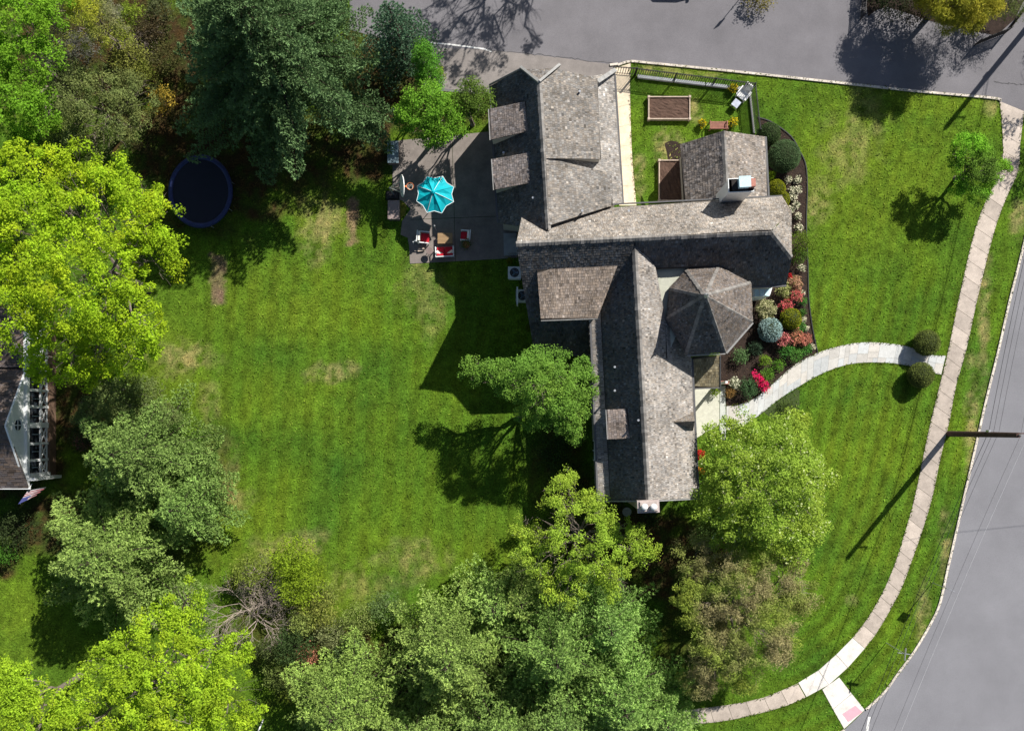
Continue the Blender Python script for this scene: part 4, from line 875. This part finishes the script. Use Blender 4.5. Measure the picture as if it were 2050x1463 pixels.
def umbrella():
    c = P(871, 388, 2.5); c.z = 0; t = thing('patio_umbrella', c, 'open turquoise eight-sided patio umbrella with white piping', 'umbrella')
    tip = [(855, 353.5), (886.5, 353), (908.5, 374.5), (908.5, 404), (884.5, 427), (855, 426), (834, 403), (835, 372.5)]
    ps = [P(x, y, 2.3) for x, y in tip]; ap = P(867, 384, 2.95); b = MB(); tr = MB()
    for i in range(8):
        a, d = ps[i], ps[(i + 1) % 8]; m = (a + d) / 2; m = m.lerp(ap, .10) - Vector((0, 0, .02))
        e = ap.lerp((a + d) / 2, .55) - Vector((0, 0, .06)); ma = ap.lerp(a, .5) + Vector((0, 0, .05)); md = ap.lerp(d, .5) + Vector((0, 0, .05))
        b.add([ap, a, m, d, ma, md, e], [[0, 4, 6], [0, 6, 5], [4, 1, 2, 6], [6, 2, 3, 5]])
        for u, v_ in ((a, m), (m, d)): tr.beam(u + Vector((0, 0, .015)), v_ + Vector((0, 0, .015)), .03, .02)
    b.build('canopy', 'teal', t); tr.build('piping', 'trim', t)
    for i in range(8):
        r = MB(); r.tube([ap + Vector((0, 0, .0)), ap.lerp(ps[i], .5) + Vector((0, 0, .065)), ps[i] + Vector((0, 0, .015))], .014, 5); r.build('rib', 'trim' if i % 2 else 'teal', t)
    b = MB(); b.lathe(ap, [(.16, -.02), (.12, .05), (.03, .09), (.02, .16)], 10); b.build('vent_cap', 'teal', t)
    b = MB(); b.tube([(ap.x, ap.y, .05), ap], .025, 8); b.lathe((ap.x, ap.y, .03), [(.28, 0), (.28, .06), (.06, .1)], 16); b.build('pole', 'steel', t)
umbrella()
def hoop():
    z = 3.0; c = P(786, 378, .6); c.z = 0; t = thing('basketball_hoop', c, 'portable basketball hoop with white oval backboard by the patio', 'basketball hoop')
    bc = P(805, 372, z); b = MB(); n = 24; pr = []
    for s in (-.025, .025): pr += [(bc.x + s, bc.y + .76 * math.cos(i * 6.283 / n), bc.z + (.46 * math.sin(i * 6.283 / n))) for i in range(n)]
    R_ = Matrix.Rotation(math.radians(24), 3, 'Y'); pr = [R_ @ (Vector(p) - bc) + bc for p in pr]; R_ = Matrix.Rotation(math.radians(4), 3, 'Z'); pr = [R_ @ (Vector(p) - bc) + bc for p in pr]
    b.add(pr, [list(range(n))[::-1], list(range(n, 2 * n))] + [[i, (i + 1) % n, n + (i + 1) % n, n + i] for i in range(n)]); b.build('backboard', 'whitep', t)
    b = MB(); e = P(780, 376, 2.2)
    b.tube([(e.x, e.y, .1), e], .05, 8); b.tube([e, bc + Vector((-.05, .35, .0))], .03, 6); b.tube([e, bc + Vector((-.05, -.45, -.05))], .035, 6); b.tube([e - Vector((0, 0, .3)), bc + Vector((-.05, 0, -.3))], .03, 6)
    b.build('support_frame', 'steel', t)
    rc = P(821, 373, 2.85); b = MB(); b.tube([(rc.x + .24 * math.cos(i * .349), rc.y + .24 * math.sin(i * .349), rc.z) for i in range(19)], .014, 6); b.beam(bc + Vector((.03, 0, -.15)), rc - Vector((.24, 0, 0)), .1, .03); b.build('rim', 'orange', t)
    b = MB()
    for k, (r, dz) in enumerate(((.23, -.02), (.17, -.2), (.13, -.38))): b.tube([(rc.x + r * math.cos(i * .524), rc.y + r * math.sin(i * .524), rc.z + dz) for i in range(13)], .009, 4)
    for i in range(12): b.tube([(rc.x + .24 * math.cos(i * .524), rc.y + .24 * math.sin(i * .524), rc.z), (rc.x + .13 * math.cos(i * .524 + .5), rc.y + .13 * math.sin(i * .524 + .5), rc.z - .38)], .007, 3)
    b.build('net', 'cream', t)
    b = MB(); b.box((e.x - .1, e.y, .12), (1.0, .7, .22), taper=.8); b.build('base', 'black', t)
hoop()
def boxes():
    c = P(787, 305, .6); c.z = .0; t = thing('garden_bin', c, 'grey-blue lidded cabinet at the patio corner', 'storage box'); b = MB(); b.box((c.x, c.y, .3), (.75, 1.5, .6)); b.build('body', 'brown', t)
    b = MB(); b.box((c.x, c.y, .65), (.8, 1.55, .09)); b.build('lid', mat('slate_lid', (.16, .22, .26), .4), t)
    b = MB(); b.box((c.x, c.y + .15, .715), (.16, .8, .03)); b.build('glass_strip', 'bluecap', t)
    c = P(788, 420, .6); c.z = 0; t = thing('deck_box', c, 'plain brown-grey deck box beside the basketball hoop', 'storage box'); b = MB(); b.box((c.x, c.y, .28), (.78, 1.3, .55)); b.build('body', 'brown', t)
    b = MB(); b.box((c.x, c.y, .60), (.84, 1.36, .07), taper=.97); b.build('lid', mat('taupe_lid', (.28, .22, .21), .6, n1=.1), t)
boxes()
def seat(name, label, cx, cy, wd, dp, rz, ncush, pillow):
    """front faces +x before rotation; cx,cy centre in photo px"""
    c = P(cx, cy, .4); c.z = .03; t = thing(name, c, label, 'sofa' if ncush > 1 else 'armchair'); R_ = Matrix.Rotation(rz, 3, 'Z')
    def W(x, y, z): return R_ @ Vector((x, y, z)) + c
    b = MB()
    for sy in (-1, 1):
        y = sy * wd / 2; b.beam(W(-dp / 2, y, .6), W(dp / 2, y, .6), .07, .05)
        b.beam(W(dp / 2 - .03, y, .0), W(dp / 2 - .03, y, .6), .05, .05); b.beam(W(-dp / 2, y, .0), W(-dp / 2 - .08, y, .9), .05, .05)
    b.beam(W(-dp / 2 - .08, -wd / 2, .9), W(-dp / 2 - .08, wd / 2, .9), .06, .06); b.beam(W(dp / 2 - .05, -wd / 2, .27), W(dp / 2 - .05, wd / 2, .27), .05, .06); b.beam(W(-dp / 2, -wd / 2, .27), W(-dp / 2, wd / 2, .27), .05, .06)
    b.build('frame', 'white', t); cw = (wd - .12) / ncush
    for i in range(ncush):
        y = -wd / 2 + .06 + cw * (i + .5); q = MB(); q.box(W(.04, y, .36), (dp - .08, cw - .02, .14), rz, taper=.94); q.build('seat_cushion', 'red', t)
        q = MB(); q.box(W(-dp / 2 + .06, y, .65), (.14, cw - .02, .48), rz, taper=.93); q.build('back_cushion', 'red' if ncush > 1 else 'cream', t)
    for (x, y, a) in pillow: q = MB(); q.box(W(x, y, .56), (.16, .42, .36), rz + a, taper=.8, tilt=('Y', -.5)); q.build('pillow', 'cream', t)
seat('patio_armchair', 'white-framed patio armchair with red cushions left of the coffee table', 849, 476, .78, .74, math.radians(-5), 1, [])
seat('patio_armchair', 'patio armchair right of the coffee table, mostly in shade', 931, 472, .68, .62, math.radians(176), 1, [])
seat('patio_loveseat', 'white-framed two-seat sofa with red cushions at the patio edge', 890.5, 504, 1.25, .68, math.radians(93), 2, [(-.12, -.42, .5), (-.12, .42, -.5)])
def tables():
    c = P(891, 477, .45); c.z = .03; t = thing('coffee_table', c, 'slatted wooden coffee table between the red-cushioned seats', 'table'); rz = 0.02; b = MB()
    for i in range(8): b.box(c + Vector((0, -.33 + i * .094, .42)), (1.05, .078, .03), rz)
    b.build('slatted_top', 'wood', t)
    for sx in (-1, 1):
        for sy in (-1, 1): b = MB(); b.box(c + Vector((sx * .45, sy * .3, .2)), (.06, .06, .4)); b.build('leg', 'wood', t)
    c = P(860, 502, .55); c.z = .03; t = thing('side_table', c, 'small round brown side table next to the loveseat', 'table'); b = MB(); b.lathe(c + Vector((0, 0, .52)), [(.25, 0), (.26, .01), (.26, .03), (.25, .035)], 24); b.build('table_top', 'brown', t)
    for i in range(3): a = i * 2.09; b = MB(); b.tube([c + Vector((.2 * math.cos(a), .2 * math.sin(a), 0)), c + Vector((.05 * math.cos(a), .05 * math.sin(a), .52))], .018, 6); b.build('leg', 'black', t)
    c = P(843, 500.5, .1); c.z = .03; b = MB(); b.box(c + Vector((0, 0, .09)), (.5, .22, .16), math.radians(8), taper=.92); meta(b.build('footstool', 'palewood'), 'low tan footstool left of the round side table', 'footstool')
    c = P(826, 487, .3); c.z = .03; b = MB(); b.tube([c, c + Vector((.2, .15, .6))], .02, 6); b.box(c + Vector((.22, .1, .6)), (.36, .07, .05), .5); meta(b.build('garden_tool', 'white'), 'small pale T-shaped tool standing at the patio corner', 'garden tool')
    c = P(874, 462, 0); c.z = .03; t = thing('garden_torch', c, 'thin upright torch pole behind the coffee table', 'torch'); b = MB(); b.tube([c, c + Vector((0, 0, 1.4))], .016, 6); b.build('pole', 'steel', t); b = MB(); b.lathe(c + Vector((0, 0, 1.4)), [(.02, 0), (.06, .1), (.06, .2), (.02, .24)], 10); b.build('lamp_head', 'steel', t)
    s = shrub('potted_plant', 'dark bushy potted plant below the shaded armchair', 933, 489, 12, .9, (.05, .10, .015), leaf=.11, asp=.25, cat='potted plant')
    b = MB(); b.lathe(WLOC[s.name] + Vector((0, 0, .03)), [(.16, 0), (.24, .35), (.26, .35), (.24, .4)], 14); b.build('pot', 'terracotta', s)
tables()
# steps at the patio door
b = MB(); b.prism([P(*p) for p in [(1008, 468), (1034, 468), (1036, 512), (1009, 513)]], .03, .2, (.30, .31, .32)); b.prism([P(*p) for p in [(1018, 478), (1034, 478), (1036, 508), (1018, 509)]], .2, .36, (.32, .33, .34))
b.build('patio_steps', 'stone', house)
def ac(px, py, lab):
    c = P(px, py, .8); c.z = 0; t = thing('air_conditioner', c, lab, 'air conditioner', 'outdoor units on the west wall')
    b = MB(); b.box((c.x, c.y, .4), (.86, .8, .78)); b.box((c.x, c.y, .82), (.92, .86, .07)); b.build('cabinet', 'white', t)
    b = MB(); b.lathe((c.x, c.y, .856), [(.33, 0), (.33, .012)], 24); b.build('fan_opening', 'black', t)
    b = MB()
    for k in range(3): b.box((c.x + .14 * math.cos(k * 2.09), c.y + .14 * math.sin(k * 2.09), .88), (.26, .12, .012), k * 2.09)
    b.build('fan_blades', mat('fan_blue', (.10, .16, .24), .4), t)
    b = MB()
    for r in (.12, .22, .33): b.tube([(c.x + r * math.cos(i * .262), c.y + r * math.sin(i * .262), .91) for i in range(25)], .006, 3)
    b.build('guard', 'steel', t)
ac(1030, 546, 'northern white air conditioner unit beside the lean-to'); ac(1046, 592, 'southern white air conditioner unit, half under the eave')
def raised(px0, py0, px1, py1, lab):
    a = P(px0, py0, .35); c = P(px1, py1, .35); m = (a + c) / 2; m.z = 0; t = thing('raised_bed', m, lab, 'raised bed', 'timber raised beds')
    b = MB(); z = .19
    for p, q in (((a.x, a.y), (c.x, a.y)), ((c.x, a.y), (c.x, c.y)), ((c.x, c.y), (a.x, c.y)), ((a.x, c.y), (a.x, a.y))): b.beam((*p, z), (*q, z), .07, .36)
    for x in (a.x, c.x):
        for y in (a.y, c.y): b.box((x, y, .21), (.16, .16, .42))
    b.build('timber_frame', 'palewood', t)
    b = MB(); n = 14; vs = []
    for j in range(n + 1):
        for i in range(n + 1): vs.append((a.x + (c.x - a.x) * i / n, a.y + (c.y - a.y) * j / n, .28 + rnd.uniform(-.02, .03)))
    b.add(vs, [[j * (n + 1) + i, j * (n + 1) + i + 1, (j + 1) * (n + 1) + i + 1, (j + 1) * (n + 1) + i] for j in range(n) for i in range(n)]); b.build('soil', 'bedsoil', t)
raised(1299, 194, 1381, 238, 'wide raised bed of bare soil in the fenced garden'); raised(1320, 321, 1367, 401, 'narrow raised bed half shaded against the breakfast wing')
def bench():
    c = P(1438, 251, .4); c.z = 0; t = thing('garden_bench', c, 'reddish wooden garden bench behind the breakfast wing', 'bench'); b = MB()
    for i in range(5): b.box(c + Vector((0, .22 - i * .1, .42)), (1.15, .085, .03))
    b.build('seat', 'redwood', t); b = MB()
    for i in range(3): b.box(c + Vector((0, -.3 - i * .03, .52 + i * .13)), (1.15, .03, .1))
    b.build('backrest', 'redwood', t)
    for s in (-1, 1):
        b = MB(); x = s * .6; b.beam(c + Vector((x, .25, .62)), c + Vector((x, -.32, .62)), .07, .04); b.beam(c + Vector((x, .22, 0)), c + Vector((x, .22, .62)), .06, .06); b.beam(c + Vector((x, -.28, 0)), c + Vector((x, -.38, .9)), .06, .06); b.build('arm_frame', 'redwood', t)
bench()
def plastic_chair():
    c = P(1488, 189, .4); c.z = 0; rz = math.radians(-128); t = thing('garden_chair', c, 'white moulded garden chair in the fence corner', 'chair'); R_ = Matrix.Rotation(rz, 3, 'Z')
    def W(x, y, z): return R_ @ Vector((x, y, z)) + c
    b = MB(); b.box(W(.05, 0, .38), (.62, .62, .05), rz, taper=.96); b.build('seat', 'whitep', t)
    b = MB()
    for i in range(5): b.beam(W(-.24, -.24 + i * .12, .4), W(-.66, -.24 + i * .12, .86), .10, .03)
    b.beam(W(-.66, -.3, .86), W(-.66, .3, .86), .10, .07); b.build('backrest', 'whitep', t)
    for s in (-1, 1): b = MB(); b.beam(W(-.38, s * .36, .62), W(.36, s * .36, .6), .13, .04); b.build('armrest', 'whitep', t)
    for sx in (-.3, .32):
        for s in (-1, 1): b = MB(); b.beam(W(sx, s * .33, 0), W(sx, s * .35, .6), .07, .06); b.build('leg', 'whitep', t)
    c2 = P(1474, 207, .45); c2.z = 0; rz2 = math.radians(-38); t = thing('side_table', c2, 'white square side table in front of the moulded garden chair', 'table'); b = MB(); b.box(c2 + Vector((0, 0, .43)), (.52, .56, .04), rz2, taper=.95); b.build('table_top', mat('pale_blue_top', (.42, .46, .55), .5), t)
    R2_ = Matrix.Rotation(rz2, 3, 'Z')
    for sx in (-1, 1):
        for sy in (-1, 1): b = MB(); b.box(c2 + R2_ @ Vector((sx * .2, sy * .2, .2)), (.05, .05, .42), rz2); b.build('leg', 'whitep', t)
plastic_chair()
def fence(name, label, a, c, ht=1.3, sp=.16, every=2.4, m='black', gap=None):
    a, c = P(*a), P(*c); L = (c - a).length; d = (c - a) / L; t = thing(name, a, label, 'fence')
    b = MB(); n = int(L / sp)
    for i in range(n + 1): p = a + d * (i * L / n); b.tube([p + Vector((0, 0, .05)), p + Vector((0, 0, ht))], .028, 4)
    for z in (.15, ht - .16, ht - .02): b.beam(a + Vector((0, 0, z)), c + Vector((0, 0, z)), .03, .035)
    b.build('picket_panel', m, t); k = max(1, round(L / every))
    for i in range(k + 1): b = MB(); p = a + d * (i * L / k); b.box(p + Vector((0, 0, (ht + .08) / 2)), (.07, .07, ht + .08)); b.build('post', m, t)
fence('picket_fence', 'black metal picket fence along the driveway kerb', (1272, 151), (1504, 180)); fence('picket_fence', 'short black metal picket fence running south to the dark rounded shrub', (1504, 181), (1514, 270))
fence('picket_gate', 'black metal gate across the cream side path', (1226, 147), (1270, 150.5), every=3)
fence('picket_fence', 'short iron fence stub at the top edge of the driveway', (1726, 5), (1700, 60), ht=1.5) if False else None
fence('picket_fence', 'black iron fence left of the golden conifer', (1728, -45), (1722, 40), ht=1.1, sp=.14); fence('picket_fence', 'black iron fence at the top right road corner', (1950, 92), (2010, 68), ht=1.1, sp=.14)
fence('picket_fence', 'black iron fence cut by the top right corner of the photo', (2011, 67), (2110, -60), ht=1.1, sp=.14)
b = MB()
for f0, f1 in ((0, .32), (.33, .60), (.61, .80), (.81, 1)):
    p = P(1276, 155).lerp(P(1500, 181), f0); q = P(1276, 155).lerp(P(1500, 181), f1); b.beam(p + Vector((0, 0, .12)), q + Vector((0, 0, .12)), .2, .24)
meta(b.build('landscape_timber', mat('grey_timber', (.38, .40, .42), .8, n1=.2)), 'row of pale timbers laid along the inside of the picket fence', 'timber edging')
b = MB(); p, q = P(1500, 184), P(1509, 268); b.beam(p + Vector((0, 0, .1)), q + Vector((0, 0, .1)), .12, .2); meta(b.build('landscape_timber', 'fascia'), 'single pale timber at the foot of the short fence', 'timber edging')
b = MB(); b.box(P(1450, 766, .3) , (.66, .22, .5), 0); meta(b.build('brick_pier', 'brick'), 'short pinkish brick wall by the entry porch', 'brick wall')
b = MB(); c = P(1255, 1024, .5); c.z = 0; b.lathe(c, [(.2, 0), (.1, .1), (.1, .45), (.3, .5), (.33, .56), (.26, .53), (.02, .5)], 20); meta(b.build('stone_basin', 'fascia', smooth=True), 'pale round basin on a stem below the main wing gable', 'basin')
# flag
def flag():
    a = P(64, 968, 3.3); c = P(40, 1009, 4.0); t = thing('flag', a, 'red white and blue striped flag hanging from the porch corner', 'flag'); b = MB(); b.tube([a, c], .022, 6); b.build('pole', 'white', t)
    n = 13; cols = []; vs = []; fs = []; top = [a.lerp(c, .35 + .63 * i / n) for i in range(n + 1)]
    for i in range(n + 1):
        for j in range(7):
            f = j / 6; w_ = math.sin(i * 1.5 + f * 3) * .09 * f; vs.append(top[i] + Vector((.75 * f * (1 - .2 * i / n) + w_, .18 * f + w_ * .5 + .25 * f * (i / n), -.95 * f + .02 * i)))
    for i in range(n):
        for j in range(6):
            fs.append([i * 7 + j, i * 7 + j + 1, (i + 1) * 7 + j + 1, (i + 1) * 7 + j]); cols.append((.05, .06, .2) if (i > 6 and j < 3) else ((.26, .04, .05) if i % 2 else (.42, .42, .45)))
    mesh_np('cloth', vs, fs, mat('flag_cloth', attr=True, rough=.8, n1=0, n2=0, trans=.2), t, cols=cols)
flag()
# ------------------------------------------------------------------ street furniture
def upole(px, py, label):
    c = P(px, py); c.z = 0; t = thing('utility_pole', c, label, 'utility pole', 'utility poles along the street')
    top = c + Vector((.05, .0, 9.3)); b = MB(); b.tube([c - Vector((0, 0, .2)), c + Vector((.02, 0, 4.5)), top], [.21, .19, .16], 10); b.build('pole', 'pole', t)
    b = MB(); b.beam(c + Vector((0, .1, 8.6)), c + Vector((.95, .1, 8.6)), .07, .09); b.build('wire_arm', 'pole', t)
    for x in (.9, .05): b = MB(); z = 8.66 if x != .05 else 9.3; b.lathe(c + Vector((x, .1 if x != .05 else 0, z)), [(.03, 0), (.06, .05), (.05, .1), (.07, .15), (.02, .2)], 8); b.build('insulator', 'fascia', t)
    b = MB(); b.box(c + Vector((.03, .2, 5.6)), (.14, .2, .4)); b.build('cable_bracket', 'steel', t)
    return c
c1 = upole(1899, 868, 'leaning brown utility pole rising beside the sidewalk'); c2 = upole(2095, 8, 'utility pole outside the top right corner whose shadow crosses the lawn'); c0 = c1 + Vector((-12.6, -30.5, 0))
SP = [(.16, .2, 5.4, .016, 'wire', 'lowest black cable of the utility lines'), (.30, .2, 5.75, .012, 'wire', 'second black cable of the utility lines'), (.42, .2, 6.2, .010, 'wire', 'third thin cable of the utility lines'), (.9, .1, 8.85, .009, 'wirelt', 'thin bright wire over the street lane'), (.05, 0, 9.5, .008, 'wire', 'topmost thin wire of the utility lines')]
for dx, dy, z, r, m, lb in SP:
    pts = []
    for A, B_ in ((c0, c1), (c1, c2)):
        for i in range(13):
            f = i / 12; p = A.lerp(B_, f) + Vector((dx, dy, z - .7 * 4 * f * (1 - f) * .8)); pts.append(p)
    b = MB(); b.tube(pts, r, 5); meta(b.build('overhead_wire', m), lb, 'wire', 'overhead utility wires')
b = MB(); a_ = c1 + Vector((.9, .1, 8.8)); b.tube([a_, a_.lerp(a_ + Vector((9, 1.2, -.4)), .5) - Vector((0, 0, .3)), a_ + Vector((18, 2.4, 0))], .012, 5); meta(b.build('overhead_wire', 'wirelt'), 'pale service wire leading east off the utility pole', 'wire', 'overhead utility wires')
def sign(px, py, h, kind, label, cat='sign', rz=0):
    c = P(px, py); c.z = 0; t = thing('street_sign', c, label, cat); b = MB(); b.tube([c, c + Vector((0, 0, h))], .03, 6); b.build('post', 'steel', t)
    if kind == 'cross':
        for k, a in enumerate((math.radians(-8), math.radians(84))): b = MB(); b.box(c + Vector((0, 0, h + .1 + k * .2)), (.85, .03, .17), a); b.build('name_blade', 'steel', t)
    elif kind == 'lamp':
        b = MB(); b.box(c + Vector((.0, 0, h - .3)), (.6, .03, .6), rz); b.build('sign_plate', 'steel', t)
    else:
        b = MB(); b.box(c + Vector((0, 0, h - .25)), (.45, .03, .6), rz); b.build('sign_plate', 'steel', t)
sign(1774, 1286, 3.0, 'cross', 'street sign post with two crossed name blades on the corner verge')
sign(1866, 1166, 2.9, 'lamp', 'thin sign post seen edge-on beside the street kerb', rz=math.radians(-22))
sign(1500, -25, 3.0, 'x', 'sign post beyond the top edge casting a shadow on the driveway', rz=math.radians(30))
# white picket fragment at bottom edge
b = MB(); p = P(527, 1440, 0); b.tube([p, p + Vector((-.15, -1.2, 2.6))], .05, 6); meta(b.build('white_post', 'white'), 'slim white post at the bottom edge between maple and pines', 'post')
# car beyond the top edge, its shadow reaches into the picture
def car():
    c = P(1372, -52); c.z = .0; t = thing('parked_car', c, 'dark car parked just beyond the top edge with its shadow on the asphalt', 'car')
    pr = [(-2.3, .3), (-2.3, .8), (-1.9, .95), (-1.2, 1.45), (.5, 1.48), (1.2, .98), (2.2, .85), (2.35, .55), (2.3, .3)]; b = MB(); vs = []
    for s, k in ((-1, 1), (1, 1)): vs += [(c.x + x, c.y + s * (.88 if z < 1 else .68), z) for x, z in pr]
    n = len(pr); b.add(vs, [list(range(n)), list(range(2 * n - 1, n - 1, -1))] + [[i, n + i, n + (i + 1) % n, (i + 1) % n] for i in range(n)]); b.build('body', 'blue', t)
    for x in (-1.45, 1.45):
        for s in (-1, 1):
            b = MB(); b.tube([(c.x + x, c.y + s * .78, .33), (c.x + x, c.y + s * .93, .33)], .33, 16); w_ = b.build('wheel', 'black', t)
            b = MB(); b.tube([(c.x + x, c.y + s * .93, .33), (c.x + x, c.y + s * .945, .33)], .2, 12); b.build('rim', 'steel', w_)
    b = MB(); b.add([(c.x - 1.1, c.y - .70, 1.0), (c.x + 1.0, c.y - .70, 1.0), (c.x + .5, c.y - .69, 1.4), (c.x - 1.0, c.y - .69, 1.4)], [[0, 1, 2, 3]]); b.build('side_window', 'glass', t)
    for s in (-1, 1): b = MB(); b.box((c.x + .9, c.y + s * 1.0, 1.0), (.15, .22, .14)); b.build('mirror', 'blue', t)
car()

# ------------------------------------------------------------------ loose grass blades over the lawn
def inpoly(p, poly):
    x, y = p; c = False; j = len(poly) - 1
    for i in range(len(poly)):
        xi, yi = poly[i]; xj, yj = poly[j]
        if (yi > y) != (yj > y) and x < (xj - xi) * (y - yi) / (yj - yi) + xi: c = not c
        j = i
    return c
hard = [road_n, ECURB + [(1712, 1440)] + SCURB + [(3500, 1700), (3500, 150)], SL + [(1658, 1325), (1626, 1350), (1597, 1367), (1527, 1396), (1458, 1410), (1385, 1419), (1320, 1424), (1200, 1428), (1200, 1456), (1346, 1451), (1458, 1441), (1558, 1417), (1614, 1394), (1646, 1379), (1690, 1458), (1731, 1420), (1680, 1355), (1731, 1297)] + SR[::-1],
        [(1222, 131), (1263, 127), (1261, 170), (1265, 307), (1274, 412), (1222, 412)], pat, FU + FL[::-1], bed, [(981, 160), (1240, 140), (1240, 400), (1560, 390), (1570, 580), (1450, 800), (1454, 863), (1400, 880), (1397, 1000), (1195, 1000), (1185, 715), (1071, 715), (1040, 500), (1000, 440)],
        [(1299, 194), (1381, 194), (1381, 238), (1299, 238)], [(-200, 690), (108, 690), (108, 975), (-200, 975)]]
gx = []; gc = []; rr_ = random.Random(4)
while len(gx) < 62000:
    px, py = rr_.uniform(-10, 2060), rr_.uniform(-10, 1475)
    if any(inpoly((px, py), h_) for h_ in hard): continue
    p = P(px, py); c = lawn_col(p.x, p.y); gx.append((p.x, p.y, rr_.uniform(.02, .05))); k = rr_.uniform(1.1, 2.1); w_ = rr_.random() ** 3 * .12
    gc.append((c[0] * k + w_, c[1] * k + w_ * .9, c[2] * k + w_ * .2))
v, c = leaf_quads(np.array(gx), np.full(len(gx), .03), 1, .18, np.array(gc), up=1.6, asp=.26)
meta(qmesh('grass', v, c, 'leaf'), kind='stuff')

eg = []; ec = []
for E in (SL, SR, FU, FL, NCURB, ECURB, [(1597, 1367), (1527, 1396), (1458, 1410), (1385, 1419)], [(1613, 1395), (1558, 1417), (1458, 1441), (1400, 1447)], [(1263, 130), (1261, 170), (1265, 307), (1274, 405)]):
    q = resample([P(*p) for p in E], max(20, int(len(E) * 3)))
    for a, c in zip(q, q[1:]):
        for _ in range(int((c - a).length * 14) + 1):
            p = a.lerp(c, rr_.random()); cc = lawn_col(p.x, p.y); k = rr_.uniform(.6, 1.4)
            eg.append((p.x + rr_.gauss(0, .05), p.y + rr_.gauss(0, .05), rr_.uniform(.05, .13))); ec.append((cc[0] * k * 1.3, cc[1] * k, cc[2] * k))
v, c = leaf_quads(np.array(eg), np.full(len(eg), .03), 1, .15, np.array(ec), up=.5, asp=.3)
meta(qmesh('grass', v, c, 'leaf'), kind='stuff')
lg = []; lc = []
while len(lg) < 2600:
    px, py = rr_.uniform(1440, 1640), rr_.uniform(235, 815)
    if lg and len(lg) > 1800: px, py = rr_.uniform(60, 480), rr_.uniform(0, 420)
    elif not inpoly((px, py), bed): continue
    p = P(px, py); lg.append((p.x, p.y, .03)); k = rr_.uniform(.4, 1.3); lc.append((.16 * k, .11 * k, .07 * k))
v, c = leaf_quads(np.array(lg), np.full(len(lg), .02), 1, .09, np.array(lc), up=2, asp=.5)
meta(qmesh('leaf_litter', v, c, 'leaf'), kind='stuff')
